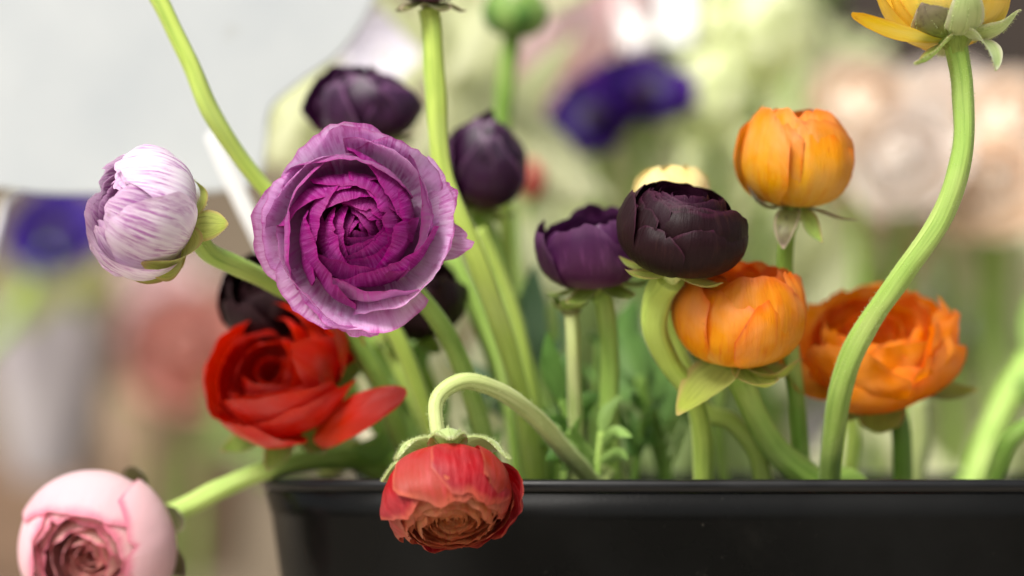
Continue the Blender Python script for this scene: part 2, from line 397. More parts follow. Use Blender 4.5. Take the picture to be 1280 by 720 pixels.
def tube(name, pts, rad, mat, parent=None, seg=12, n=8, seed=0, bumpy=0.12, cap=True):
    line = spline(pts, n)
    rads = spline([Vector((r, 0, 0)) for r in rad], n) if isinstance(rad, (list, tuple)) else [Vector((rad, 0, 0))] * len(line)
    verts, uvs, faces = [], [], []
    t0 = (line[1] - line[0]).normalized()
    nx = t0.orthogonal().normalized()
    ln = 0.0
    total = sum((b - a).length for a, b in zip(line, line[1:]))
    for j, p in enumerate(line):
        a = line[max(0, j - 1)]; b = line[min(len(line) - 1, j + 1)]
        t = (b - a).normalized()
        nx = (nx - t * nx.dot(t)).normalized(); ny = t.cross(nx)
        if j: ln += (p - line[j - 1]).length
        for i in range(seg + 1):
            g = 2 * math.pi * i / seg
            gi = g if i < seg else 0.0
            r = rads[min(j, len(rads) - 1)].x * (1 + bumpy * (math.cos(5 * gi + seed) * 0.35 + math.cos(8 * gi + seed * 2) * 0.2) + bumpy * 1.2 * mnoise.noise(Vector((math.cos(gi) * 0.8, math.sin(gi) * 0.8 + seed, ln * 70))) + bumpy * 1.0 * mnoise.noise(Vector((seed, 3, ln * 28))))
            verts.append(p + nx * math.cos(g) * r + ny * math.sin(g) * r); uvs.append((i / seg, ln / total))
    for j in range(len(line) - 1):
        for i in range(seg):
            q = j * (seg + 1) + i
            faces.append((q, q + 1, q + seg + 2, q + seg + 1))
    if cap:
        faces.append(tuple(range(seg - 1, -1, -1)))
        k0 = (len(line) - 1) * (seg + 1); faces.append(tuple(range(k0, k0 + seg)))
    o = mk(name, verts, faces, mat, parent, uvs)
    return o, line, rads

def fuzz(parent, roots, ln, seed):
    rng = random.Random(seed + 7)
    verts, faces, uvs = [], [], []
    for p, n in roots:
        d = (n + Vector((rng.uniform(-1, 1), rng.uniform(-1, 1), rng.uniform(-1, 1))) * 0.5).normalized()
        l = ln * rng.uniform(0.5, 1.2)
        s = d.cross(FWD)
        if s.length < 1e-3: s = d.orthogonal()
        s = s.normalized() * 0.00006
        k = len(verts)
        verts += [p - s, p + s, p + d * l]; faces.append((k, k + 1, k + 2)); uvs += [(0.4, 0), (0.6, 0), (0.5, 1)]
    o = mk('hairs', verts, faces, M['hair'], parent, uvs, smooth=False)
    o['kind'] = 'stuff'
    return o

POT_C = Vector((0.088, 0.865, 0.0)); POT_A, POT_B, POT_H = 0.175, 0.098, 0.20
def stem(parent, pts, rad, mat, seed=0, hairs=0, hair_len=0.0010, root=True, seg=24, n=12, tail=None):
    """pts: (px, py, depth) from the flower head down; the stem then runs on into the planter"""
    w = [p if isinstance(p, Vector) else P(*p) for p in pts]
    r = list(rad) if isinstance(rad, (list, tuple)) else [rad] * len(w)
    if root:
        e = w[-1]
        lim = lambda c, a, x: min(c + a, max(c - a, x))
        dr = (e - w[-2]).normalized()
        if dr.z > -0.35: dr = Vector((dr.x, dr.y, -0.35)).normalized()
        inside = lambda q, k: Vector((lim(POT_C.x, POT_A * k, q.x), lim(POT_C.y, POT_B * k, q.y), q.z))
        mid = inside(e + dr * 0.028, 0.80)
        t = inside(mid + (dr + Vector((0, 0.25, -1.2))).normalized() * 0.10, 0.66); t.z = 0.012
        w += [mid, t]; r += [r[-1], r[-1]]
    o, line, rads = tube('stem', w, r, mat, parent, seg=seg, n=n, seed=seed)
    if hairs:
        rng = random.Random(seed); roots = []
        vis = int(len(line) * (0.75 if root else 1))
        for _ in range(hairs):
            k = rng.randrange(max(1, vis - 1)); t = (line[k + 1] - line[k]).normalized()
            d = Vector((rng.gauss(0, 1), rng.gauss(0, 1), rng.gauss(0, 1))); d = (d - t * d.dot(t)).normalized()
            roots.append((line[k].lerp(line[k + 1], rng.random()) + d * rads[min(k, len(rads) - 1)].x * 0.97, d))
        fuzz(o, roots, hair_len, seed)
    return o
def receptacle(parent, base, fr, r, mat, name='receptacle'):
    X, Y, Z = fr; prof = [(0.45, -1.0), (0.6, -0.6), (1.0, -0.1), (1.1, 0.25), (0.7, 0.5), (0.0, 0.55)]
    verts, faces, uvs = [], [], []; sg = 14
    for j, (a, z) in enumerate(prof):
        for i in range(sg):
            g = 2 * math.pi * i / sg
            verts.append(base + (X * math.cos(g) + Y * math.sin(g)) * a * r + Z * z * r); uvs.append((i / sg, j / 5))
    for j in range(len(prof) - 1):
        for i in range(sg):
            faces.append((j * sg + i, j * sg + (i + 1) % sg, (j + 1) * sg + (i + 1) % sg, (j + 1) * sg + i))
    return mk(name, verts, faces, mat, parent, uvs)
def heart(parent, base, fr, r, z, mat):
    X, Y, Z = fr; verts, faces, uvs = [], [], []; sg, rg = 16, 8
    for j in range(rg + 1):
        t = math.pi * 0.5 * j / rg
        for i in range(sg):
            g = 2 * math.pi * i / sg; k = 1 + 0.15 * math.sin(i * 7 + j * 3)
            verts.append(base + (X * math.cos(g) + Y * math.sin(g)) * r * math.cos(t) * k + Z * (z + r * math.sin(t) * 1.1 * k)); uvs.append((i / sg, j / rg))
    for j in range(rg):
        for i in range(sg):
            faces.append((j * sg + i, j * sg + (i + 1) % sg, (j + 1) * sg + (i + 1) % sg, (j + 1) * sg + i))
    return mk('flower_centre', verts, faces, mat, parent, uvs)

def blade(parent, pts, w, mat, seed, cup=0.25, n=7, m=6, pw=0.75, name='leaf'):
    """a leaf along a world-space line, half width w, midrib lowered"""
    line = spline(pts, n); verts, uvs, faces = [], [], []
    N_ = len(line)
    side = None
    for j, p in enumerate(line):
        v = j / (N_ - 1)
        t = (line[min(N_ - 1, j + 1)] - line[max(0, j - 1)]).normalized()
        s = t.cross(FWD + Vector((0.3 * math.sin(seed), 0, 0.4 * math.cos(seed * 1.7))))
        s = s.normalized() if s.length > 1e-4 else t.orthogonal()
        nn = s.cross(t)
        hw = w * (0.12 * (1 - v) + math.sin(math.pi * min(0.995, v ** 0.85 + 0.004)) ** pw)
        for i in range(m + 1):
            u = -1 + 2 * i / m
            verts.append(p + s * u * hw + nn * hw * (cup * u * u + 0.15 * mnoise.noise(Vector((u * 2, v * 5, seed))))); uvs.append((0.5 + 0.5 * u, v))
    for j in range(N_ - 1):
        for i in range(m):
            q = j * (m + 1) + i; faces.append((q, q + 1, q + m + 2, q + m + 1))
    return mk(name, verts, faces, mat, parent, uvs) if mat else (verts, faces, uvs)

# shapes:  f    p1r  p1z   p2r  p2z   p3r  p3z    W   tip  tuck  flat  curl
OPEN = [(0.0, 0.16, 0.00, 0.22, 0.50, 0.02, 0.58, 75, 0.12, 0.14, 0.00, 0.00),
        (0.25, 0.42, 0.00, 0.50, 0.50, 0.17, 0.64, 66, 0.14, 0.16, 0.06, 0.00),
        (0.5, 0.64, -0.02, 0.78, 0.46, 0.38, 0.67, 60, 0.16, 0.18, 0.10, 0.00),
        (0.72, 0.78, -0.04, 0.98, 0.40, 0.60, 0.68, 56, 0.18, 0.18, 0.10, 0.01),
        (0.86, 0.78, -0.06, 1.02, 0.28, 0.84, 0.64, 50, 0.22, 0.14, 0.05, 0.04),
        (1.0, 0.72, -0.08, 0.98, 0.14, 1.05, 0.52, 44, 0.30, 0.10, 0.02, 0.06)]
BALL = [(0.0, 0.40, 0.00, 0.40, 1.20, 0.05, 1.22, 80, 0.10, 0.05, 0.00, 0.00),
        (0.5, 0.85, -0.04, 0.92, 1.25, 0.32, 1.42, 62, 0.22, 0.06, 0.00, 0.00),
        (1.0, 1.22, -0.10, 1.28, 1.15, 0.50, 1.56, 50, 0.32, 0.06, 0.00, 0.02)]

# ------------------------------------------------------------------ setting
M['wood'] = plain_mat('bounce_table_wood', lin(198, 186, 168), lin(180, 166, 146), 6, 0.6, stretch=(1, 9, 9), bump=0.2)  # pale tone chosen so the unseen table throws fill light up
M['wall'] = plain_mat('wall_paint', lin(134, 120, 100), lin(112, 98, 80), 2.5, 0.85, bump=0.1)
M['floor'] = plain_mat('floor_stone', lin(120, 112, 100), lin(96, 90, 80), 3, 0.8, bump=0.1)
def box(name, x0, x1, y0, y1, z0, z1, mat, parent=None, bev=0.004):
    v = [Vector((x, y, z)) for x in (x0, x1) for y in (y0, y1) for z in (z0, z1)]
    f = [(0, 1, 3, 2), (4, 6, 7, 5), (0, 4, 5, 1), (2, 3, 7, 6), (0, 2, 6, 4), (1, 5, 7, 3)]
    o = mk(name, v, f, mat, parent, smooth=False)
    if bev:
        b = o.modifiers.new('bevel', 'BEVEL'); b.width = bev; b.segments = 2
    return o
g = box('ground', -6, 6, -3, 8, -0.82, -0.80, M['floor'], bev=0); g['kind'] = 'structure'
g = box('back_wall', -4, 4, 3.4, 3.5, -0.79, 2.6, M['wall'], bev=0); g['kind'] = 'structure'
tb = empty('table', (0.1, 1.2, -0.8), 'unseen wooden table under the black planter, made pale to bounce light up', 'table')
for i in range(13):
    y0 = 0.12 + i * 0.12  # planks carried forward towards the camera, out of view, for bounce from below
    box('plank', -1.1, 1.3, y0 + 0.002, y0 + 0.118, -0.035, 0.0, M['wood'], tb)
for x in (-0.98, 1.18):
    for y in (0.16, 1.62):
        box('leg', x - 0.03, x + 0.03, y - 0.03, y + 0.03, -0.80, -0.036, M['wood'], tb)

# ------------------------------------------------------------------ planter
def planter_mat():
    m, N, L, B = base_mat('black_plastic')
    tc = N.new('ShaderNodeTexCoord')
    nz = N.new('ShaderNodeTexNoise'); nz.inputs['Scale'].default_value = 900; nz.inputs['Detail'].default_value = 3
    L.new(tc.outputs['Object'], nz.inputs['Vector'])
    n2 = N.new('ShaderNodeTexNoise'); n2.inputs['Scale'].default_value = 14; n2.inputs['Detail'].default_value = 5
    L.new(tc.outputs['Object'], n2.inputs['Vector'])
    L.new(mixc(N, L, maprange(N, L, n2.outputs[0], 0.35, 0.7), lin(10, 10, 9), lin(16, 16, 15)), B.inputs['Base Color'])
    L.new(maprange(N, L, n2.outputs[0], 0.3, 0.7, 0.22, 0.44), B.inputs['Roughness']); B.inputs['Specular IOR Level'].default_value = 0.11
    bp = N.new('ShaderNodeBump'); bp.inputs['Strength'].default_value = 0.12; bp.inputs['Distance'].default_value = 0.0002
    L.new(nz.outputs[0], bp.inputs['Height']); L.new(bp.outputs[0], B.inputs['Normal'])
    return m
M['pot'] = planter_mat()
def ring_mesh(name, rings, mat, parent, seg=128, ex=3.2, closed_end=False):
    verts, faces = [], []
    for (off, z, k) in rings:
        for i in range(seg):
            g = 2 * math.pi * i / seg
            c, s = math.cos(g), math.sin(g)
            x = math.copysign(abs(c) ** (2 / ex), c) * (POT_A * k + off); y = math.copysign(abs(s) ** (2 / ex), s) * (POT_B * k + off)
            verts.append(Vector((POT_C.x + x, POT_C.y + y, z)))
    for j in range(len(rings) - 1):
        for i in range(seg):
            faces.append((j * seg + i, j * seg + (i + 1) % seg, (j + 1) * seg + (i + 1) % seg, (j + 1) * seg + i))
    if closed_end:
        faces.append(tuple(range((len(rings) - 1) * seg, len(rings) * seg)))
    return mk(name, verts, faces, mat, parent)
pot = empty('planter', POT_C, 'long black plastic planter holding all the cut flowers', 'planter')
H = POT_H
body = [(0.0, 0.001, 0.80), (0.0015, 0.004, 0.805)] + [(0.0015, z, lerp(0.81, 0.985, z / H)) for z in (0.03, 0.07, 0.11, 0.15, 0.175, 0.187)] + [(0.0012, 0.1955, 0.9885), (-0.001, 0.1962, 0.9885)]
ring_mesh('body', [(-0.006, 0.001, 0.80)] + body, M['pot'], pot)
inner = [(-0.003, 0.194, 0.985), (-0.0035, 0.15, 0.955), (-0.0035, 0.06, 0.86), (-0.0035, 0.008, 0.81), (-0.03, 0.005, 0.81)]
ring_mesh('inside', inner, M['pot'], pot, closed_end=True)
lip = []
for k in range(15):
    a = math.radians(-100 + 300 * k / 14)
    lip.append((0.0004 + 0.0016 * math.cos(a), 0.1982 + 0.0021 * math.sin(a), 0.990))
m_, N_, L_, B_ = base_mat('black_rim'); B_.inputs['Base Color'].default_value = lin(14, 14, 15); B_.inputs['Specular IOR Level'].default_value = 0.3
tc_ = N_.new('ShaderNodeTexCoord'); nz_ = N_.new('ShaderNodeTexNoise'); nz_.inputs['Scale'].default_value = 30; L_.new(tc_.outputs['Object'], nz_.inputs['Vector'])
L_.new(maprange(N_, L_, nz_.outputs[0], 0.35, 0.65, 0.28, 0.5), B_.inputs['Roughness'])
ring_mesh('rim', lip, m_, pot)

# ------------------------------------------------------------------ flowers of the planter
GRP = 'ranunculus cut flowers in the black planter'
def flower(name, label, root, group=GRP, cat='flower'):
    return empty(name, P(*root), label, cat, group)
D2 = math.radians

# 1 purple, face to the camera
t = flower('ranunculus', 'wide open purple and lilac ranunculus facing the camera', (615, 575, 0.80))
ax = camdir(0.02, 0.03, 1); Rb = S(114, 0.745); base = P(447, 286, 0.745) - ax * Rb * 0.55
ext = [dict(phi=20, W=22, p1=(.7, -.06), p2=(1.0, .2), p3=(1.20, .5), tip=.6, tuck=.05, ruff=.03, tp=1.3, ridge=.01),
       dict(phi=-6, W=19, p1=(.7, -.08), p2=(1.0, .12), p3=(1.30, .42), tip=.55, tuck=-.05, ruff=.03, tp=1.3, ridge=.01),
       dict(phi=-88, W=26, p1=(.7, -.08), p2=(1.0, .14), p3=(1.20, .46), tip=.4, tuck=.05, ruff=.06, ridge=.012),
       dict(phi=-125, W=40, p1=(.7, -.06), p2=(.98, .16), p3=(1.13, .5), tip=.35, tuck=.08, ruff=.04, ridge=.01),
       dict(phi=165, W=42, p1=(.7, -.06), p2=(.98, .18), p3=(1.06, .58), tip=.32, tuck=.08, ruff=.04, ridge=.01),
       dict(phi=112, W=44, p1=(.7, -.06), p2=(.98, .18), p3=(1.14, .55), tip=.3, tuck=-.08, ruff=.04, ridge=.01),
       dict(phi=60, W=42, p1=(.7, -.06), p2=(.98, .18), p3=(1.08, .55), tip=.4, tuck=-.1, ruff=.03, ridge=.01)]
fr = bloom(t, base, ax, Rb, OPEN, 10, lambda f: 3 if f < 0.4 else 4, M['purple'], 11, spin=0.4, res=(24, 16), extra=ext, ruff=0.028, wav=0.03, fpow=lambda f: sstep(0.66, 0.97, f), ridge=0.010)
receptacle(t, base, fr, Rb * 0.16, M['sepal_green'])
for k in range(5): sepal(t, base, fr, 30 + 72 * k, Rb, [(.05, -.05), (.3, -.12), (.55, -.05), (.75, .1)], .2, M['sepal_green'], k)
stem(t, [base - fr[2] * 0.004, (470, 330, 0.775), (522, 368, 0.785), (565, 430, 0.79), (592, 500, 0.795), (615, 585, 0.80)], [.0030, .0033, .0032, .0031, .0032, .0034], M['stem_green'], 1, hairs=300)

# 2 lilac-white bud
t = flower('ranunculus', 'closed white ranunculus bud streaked with lilac in front of the pale board', (500, 560, 0.82))
ax = camdir(-0.80, 0.26, 0.42); Rb = S(74, 0.745); base = P(231, 284, 0.753)
K2 = [(0.0, 0.40, 0.00, 0.40, 1.20, 0.05, 1.22, 80, 0.10, 0.05, 0.00, 0.00),
      (0.5, 0.85, -0.04, 0.95, 1.25, 0.36, 1.46, 60, 0.25, 0.08, 0.00, 0.00),
      (1.0, 1.24, -0.12, 1.32, 1.02, 0.66, 1.56, 46, 0.42, 0.12, 0.00, 0.05)]
fr = bloom(t, base, ax, Rb, K2, 6, lambda f: 4 if f < 0.5 else 5, M['lilac_white'], 5, spin=0.9, res=(18, 14), fpow=0.8)
receptacle(t, base, fr, Rb * 0.24, M['sepal_pale'])
for ph, pr, wd in ((60, [(.1, 0), (.4, -.1), (.65, -.12), (.82, .08)], .19), (-12, [(.1, -.02), (.35, -.16), (.55, -.34), (.7, -.5)], .24), (-80, [(.1, 0), (.6, -.02), (1.0, .3), (1.1, .8)], .34), (150, [(.1, 0), (.6, -.02), (1.0, .2), (1.08, .6)], .3), (215, [(.1, 0), (.6, -.02), (1.02, .3), (1.12, .8)], .3)):
    sepal(t, base, fr, ph, Rb, pr, wd, M['sepal_pale'], ph, cup=-0.25, hairs=60, hair_len=0.0007)
stem(t, [base - fr[2] * 0.003, (262, 316, 0.762), (300, 334, 0.77), (345, 356, 0.785), (420, 400, 0.80), (470, 470, 0.81), (505, 560, 0.82)], [.0030, .0030, .0030, .0031, .0032, .0033, .0035], M['stem_green'], 2, hairs=250)

# 3 red, half open
t = flower('ranunculus', 'bright red ranunculus with one petal falling away, below the purple bloom', (470, 585, 0.81))
ax = camdir(-0.30, 0.52, 0.80); Rb = S(85, 0.785); base = P(362, 494, 0.815)
K3 = [(0.0, 0.30, 0.00, 0.34, 0.7, 0.20, 0.82, 75, 0.12, 0.16, 0.00, 0.00),
      (0.5, 0.75, -0.02, 0.85, 0.75, 0.44, 1.06, 66, 0.16, 0.20, 0.00, 0.00),
      (1.0, 1.05, -0.06, 1.20, 0.78, 0.74, 1.20, 62, 0.22, 0.18, 0.00, 0.03)]
ext = [dict(phi=-10, W=30, p1=(1.05, -.02), p2=(1.25, .75), p3=(.66, 1.52), tip=.3, tuck=.16),
       dict(phi=22, W=30, p1=(1.15, -.05), p2=(1.45, .6), p3=(1.2, 1.3), tip=.35, tuck=.12),
       dict(phi=40, W=26, p1=(1.15, -.05), p2=(1.5, .5), p3=(1.3, 1.1), tip=.35, tuck=-.1),
       dict(phi=-66, W=54, p1=(1.05, -.06), p2=(1.3, .6), p3=(.98, 1.05), tip=.3, tuck=.14, curl=.06),
       dict(phi=-110, W=44, p1=(1.05, -.06), p2=(1.3, .55), p3=(1.04, 1.0), tip=.3, tuck=.14, curl=.03)]
fr = bloom(t, base, ax, Rb, K3, 4, lambda f: 3, M['red'], 24, spin=1.9, res=(22, 16), extra=ext, fpow=1.3, ruff=0.015, ridge=0.015)
heart(t, base, fr, Rb * 0.16, Rb * 0.25, M['maroon'])
o = blade(t, [P(392, 550, .80), P(424, 526, .792), P(466, 504, .786), P(508, 488, .784)], S(24, .79), M['red'], 2.0, cup=.3, n=8, m=10, pw=.45, name='petal')
o.color = (.8, .5, 0, 1); o['label'] = 'red petal falling away to the right'
receptacle(t, base, fr, Rb * 0.22, M['sepal_green'])
for ph in (-60, -100, -140, 20, 120): sepal(t, base, fr, ph, Rb, [(.1, 0), (.6, -.15), (1.1, -.1), (1.35, .1)], .22, M['sepal_green'], ph)
stem(t, [base - fr[2] * 0.004, (378, 545, 0.835), (410, 562, 0.835), (440, 575, 0.835), (475, 592, 0.84)], [.0030, .0032, .0032, .0033, .0034], M['stem_green'], 3)

# 4 coral, nodding over the rim
t = flower('ranunculus', 'nodding coral red ranunculus hanging upside down over the planter rim', (742, 596, 0.80))
ax = camdir(0.10, -0.80, 0.60); Rb = S(76, 0.735); base = P(558, 576, 0.742)
K4 = [(0.0, 0.14, 0.30, 0.14, 1.02, 0.03, 1.10, 80, 0.06, 0.10, 0.00, 0.00),
      (0.35, 0.34, 0.20, 0.36, 1.00, 0.26, 1.16, 58, 0.08, 0.14, 0.02, 0.02),
      (0.6, 0.66, 0.00, 0.66, 0.98, 0.46, 1.22, 56, 0.10, 0.14, 0.03, 0.00),
      (0.75, 0.90, -0.04, 1.00, 0.95, 0.64, 1.25, 56, 0.14, 0.12, 0.00, 0.00),
      (1.0, 1.12, -0.08, 1.26, 0.85, 0.82, 1.26, 50, 0.26, 0.12, 0.00, 0.06)]
fr = bloom(t, base, ax, Rb, K4, 17, lambda f: 5 if f < .75 else 4, M['coral'], 33, spin=0.2, res=(18, 14), ruff=0.06, wav=0.035, fpow=2.2)
receptacle(t, base, fr, Rb * 0.24, M['sepal_fuzzy'])
for ph, pr, wd in ((148, [(.1, -.04), (.45, -.26), (.8, -.14), (.98, .22)], .32), (86, [(.1, -.04), (.4, -.2), (.8, -.12), (1.08, .3)], .27), (28, [(.1, -.04), (.5, -.2), (.9, -.06), (1.14, .42)], .26), (186, [(.1, -.02), (.5, -.14), (.9, .0), (1.08, .22)], .28), (-80, [(.1, -.02), (.6, -.14), (1.0, .06), (1.1, .36)], .28)):
    sepal(t, base, fr, ph, Rb, pr, wd, M['sepal_fuzzy'], ph, cup=0.45, hairs=1100, hair_len=0.0013)
stem(t, [base + fr[2] * 0.002, (546, 532, 0.743), (548, 497, 0.746), (580, 477, 0.75), (622, 488, 0.757), (668, 520, 0.77), (708, 565, 0.785), (742, 602, 0.80)],
     [.0026, .0024, .0025, .0026, .0027, .0028, .0029, .0030], M['stem_pale'], 4, hairs=900, hair_len=0.0011)

# 5 blush pink
t = flower('ranunculus', 'pale blush pink ranunculus with a dark heart, hanging low at the left', (470, 575, 0.83))
ax = camdir(-0.22, -0.20, 0.95); Rb = S(96, 0.785); base = P(148, 668, 0.815)
K5 = [(0.0, 0.14, 0.10, 0.16, 0.95, 0.08, 1.02, 60, 0.16, 0.14, 0.00, 0.00),
      (0.35, 0.34, 0.00, 0.40, 0.95, 0.24, 1.14, 52, 0.14, 0.16, 0.04, 0.02),
      (0.6, 0.62, -0.02, 0.74, 1.0, 0.44, 1.18, 54, 0.12, 0.14, 0.04, 0.00),
      (0.75, 0.88, -0.02, 1.00, 1.0, 0.54, 1.22, 56, 0.12, 0.10, 0.00, 0.00),
      (1.0, 1.18, -0.08, 1.34, 0.95, 0.64, 1.30, 62, 0.16, 0.06, 0.00, 0.00)]
fr = bloom(t, base, ax, Rb, K5, 8, lambda f: 4, M['blush'], 43, spin=2.0, res=(18, 14), ruff=0.025, wav=0.006, fpow=2.4, jitter=.012, ridge=0.006)
receptacle(t, base, fr, Rb * 0.22, M['sepal_green'])
for ph in (20, -20, 70, 140, -100): sepal(t, base, fr, ph, Rb, [(.1, 0), (.6, -.1), (1.0, .1), (1.15, .35)], .18, M['sepal_dry'], ph)
stem(t, [base - fr[2] * 0.004, (226, 636, 0.815), (280, 609, 0.812), (335, 587, 0.815), (400, 574, 0.825), (450, 573, 0.835), (500, 588, 0.845)], [.0034, .0034, .0034, .0034, .0036, .0038, .0038], M['stem_green'], 5)

# 6..9 dark ones behind the purple bloom
ROUND = [(0.0, 0.40, 0.00, 0.40, 1.10, 0.03, 1.25, 80, 0.10, 0.05, 0.00, 0.00),
         (0.5, 0.85, -0.04, 0.95, 1.15, 0.22, 1.42, 60, 0.20, 0.10, 0.00, 0.00),
         (1.0, 1.22, -0.10, 1.32, 0.95, 0.54, 1.42, 46, 0.36, 0.16, 0.00, 0.12)]
DARK = [(0.0, 0.40, 0.00, 0.40, 1.10, 0.05, 1.15, 80, 0.10, 0.05, 0.00, 0.00),
        (0.5, 0.85, -0.04, 0.92, 1.05, 0.40, 1.30, 60, 0.22, 0.06, 0.00, 0.00),
        (1.0, 1.20, -0.10, 1.30, 0.95, 0.62, 1.45, 52, 0.32, 0.08, 0.00, 0.03)]
def dark(label, c, Rpx, d, axis, mat, seed, stem_pts, srad=.0032, smat='stem_green', keys=DARK, K=4, nsep=5, group=GRP, off=0.7, sep='sepal_green', spin=0.0):
    t = flower('ranunculus', label, stem_pts[-1], group)
    ax = camdir(*axis); Rb = S(Rpx, d); base = P(c[0], c[1], d) - ax * Rb * off
    fr = bloom(t, base, ax, Rb, keys, K, lambda f: 4, M[mat], seed, spin=spin, res=(16, 12), ruff=0.05, wav=0.035, jitter=0.09, ridge=0.03)
    receptacle(t, base, fr, Rb * 0.24, M[sep])
    for k in range(nsep): sepal(t, base, fr, 20 + k * 72, Rb, [(.1, 0), (.5, -.14), (.85, -.2), (1.05, -.1)], .2, M[sep], seed + k)
    stem(t, [base - fr[2] * 0.003] + stem_pts, srad, M[smat], seed)
    return t
dark('deep plum ranunculus bloom peeping over the top of the purple one', (457, 134), 60, 0.85, (-0.05, 0.85, 0.35), 'plum_dark', 61, [(480, 230, 0.86), (560, 320, 0.85), (612, 430, 0.85), (640, 520, 0.85), (650, 604, 0.855)], keys=ROUND, K=5, spin=.6)
dark('dark violet tall ranunculus bud right of the lime green stem', (604, 200), 52, 0.845, (0.12, 0.9, 0.2), 'plum_dark', 62, [(612, 300, 0.855), (640, 420, 0.855), (660, 600, 0.86)],
     keys=[(0, .4, 0, .4, 1.6, .05, 2.0, 80, .1, .05, 0, 0), (.5, .8, -.04, .95, 1.5, .25, 2.25, 56, .2, .1, 0, 0), (1, 1.2, -.1, 1.38, 1.1, .55, 1.95, 44, .36, .16, 0, .14)], off=1.15, K=5)
dark('blackish maroon bloom between the red and purple ones, mostly hidden', (338, 372), 60, 0.825, (-0.3, 0.5, 0.5), 'maroon', 63, [(400, 450, 0.84), (470, 530, 0.85), (510, 600, 0.85)])
dark('blackish maroon bloom under the right edge of the purple one', (520, 372), 58, 0.83, (0.1, 0.6, 0.4), 'maroon', 64, [(470, 430, 0.845), (505, 510, 0.85), (540, 604, 0.85)])

# 10 plum at centre
t = dark('plum purple ranunculus left of the near black one', (742, 315), 67, 0.79, (-0.12, 0.96, 0.22), 'plum', 71, [(757, 380, 0.795), (763, 450, 0.80), (762, 520, 0.805), (765, 600, 0.81)], smat='stem_green', nsep=5,
     keys=[(0, .4, 0, .4, .95, .1, 1.0, 80, .1, .05, 0, 0), (.5, .85, -.04, .95, .9, .5, 1.15, 60, .22, .06, 0, 0), (1, 1.05, -.1, 1.25, .65, .88, 1.3, 50, .32, .1, 0, .05)], off=0.62, spin=0.5)

# 11 near black
t = flower('ranunculus', 'near black ranunculus above the orange bloom, petals tightly packed', (880, 605, 0.79))
ax = camdir(0.14, 0.94, 0.26); Rb = S(72, 0.752); base = P(840, 340, 0.76)
K11 = [(0.0, 0.14, 0.20, 0.14, 1.22, 0.04, 1.28, 80, 0.06, 0.12, 0.00, 0.00),
       (0.4, 0.50, 0.00, 0.54, 1.18, 0.36, 1.38, 60, 0.08, 0.14, 0.02, 0.00),
       (0.75, 0.86, -0.04, 0.98, 1.05, 0.60, 1.38, 62, 0.10, 0.14, 0.00, 0.00),
       (1.0, 1.10, -0.08, 1.28, 0.92, 0.76, 1.34, 66, 0.14, 0.12, 0.00, 0.02)]
ext = [dict(phi=-170, W=34, p1=(1.1, -.05), p2=(1.36, .8), p3=(.92, 1.36), tip=.25, tuck=.04, tp=3, ridge=.012),
       dict(phi=-118, W=30, p1=(1.12, -.08), p2=(1.38, .7), p3=(1.0, .98), tip=.35, tuck=.06, ridge=.012),
       dict(phi=-50, W=54, p1=(1.12, -.08), p2=(1.40, .72), p3=(.98, 1.08), tip=.20, tuck=.06, tp=3, ridge=.012)]
fr = bloom(t, base, ax, Rb, K11, 10, lambda f: 5 if f < .8 else 3, M['black'], 81, spin=0.3, res=(20, 14), extra=ext, ruff=0.035, ridge=0.014)
receptacle(t, base, fr, Rb * 0.24, M['stem_pale'])
for k, ph in enumerate((-150, 160, 100, 30, -30)): sepal(t, base, fr, ph, Rb, [(.1, -.03), (.45, -.1), (.78, -.08), (1.0, .06)], .22, M['sepal_pale'], ph)
stem(t, [base - fr[2] * 0.002, (823, 372, 0.768), (818, 410, 0.772), (834, 450, 0.778), (862, 490, 0.783), (877, 540, 0.788), (880, 606, 0.795)], [.0047, .0047, .0042, .0038, .0034, .0033, .0034], M['stem_lime'], 8, hairs=200)

# 12 pale yellow one behind the near-black one
dark('pale yellow bloom showing only its top behind the near black one', (840, 240), 46, 0.80, (0.0, 1, 0.1), 'cream_yellow', 82, [(835, 370, 0.80), (852, 450, 0.80), (880, 512, 0.80), (915, 528, 0.80), (945, 565, 0.80), (955, 605, 0.805)], srad=.0030, smat='stem_lime', keys=BALL, sep='sepal_pale', off=0.85)

# 13 orange cup
t = flower('ranunculus', 'large orange ranunculus cup beneath the near black bloom', (1015, 602, 0.80))
ax = camdir(0.02, 0.97, 0.20); Rb = S(77, 0.765); base = P(921, 453, 0.778)
K13 = [(0.0, 0.30, 0.00, 0.35, 1.05, 0.16, 1.20, 80, 0.10, 0.14, 0.00, 0.00),
       (0.5, 0.80, -0.04, 0.95, 1.15, 0.60, 1.50, 60, 0.14, 0.16, 0.04, -0.04),
       (1.0, 1.16, -0.10, 1.30, 1.05, 0.84, 1.56, 54, 0.20, 0.12, 0.00, -0.06)]
ext = [dict(phi=-128, W=52, p1=(1.2, -.1), p2=(1.36, .95), p3=(.86, 1.36), tip=.22, tuck=.06, tp=3),
       dict(phi=-62, W=36, p1=(1.2, -.1), p2=(1.38, .8), p3=(1.0, 1.28), tip=.4, tuck=-.08),
       dict(phi=-20, W=36, p1=(1.2, -.1), p2=(1.34, 1.0), p3=(.80, 1.62), tip=.25, tuck=.06)]
fr = bloom(t, base, ax, Rb, K13, 6, lambda f: 4, M['orange'], 92, spin=0.7, res=(20, 14), extra=ext, fpow=0.9)
receptacle(t, base, fr, Rb * 0.26, M['sepal_green'])
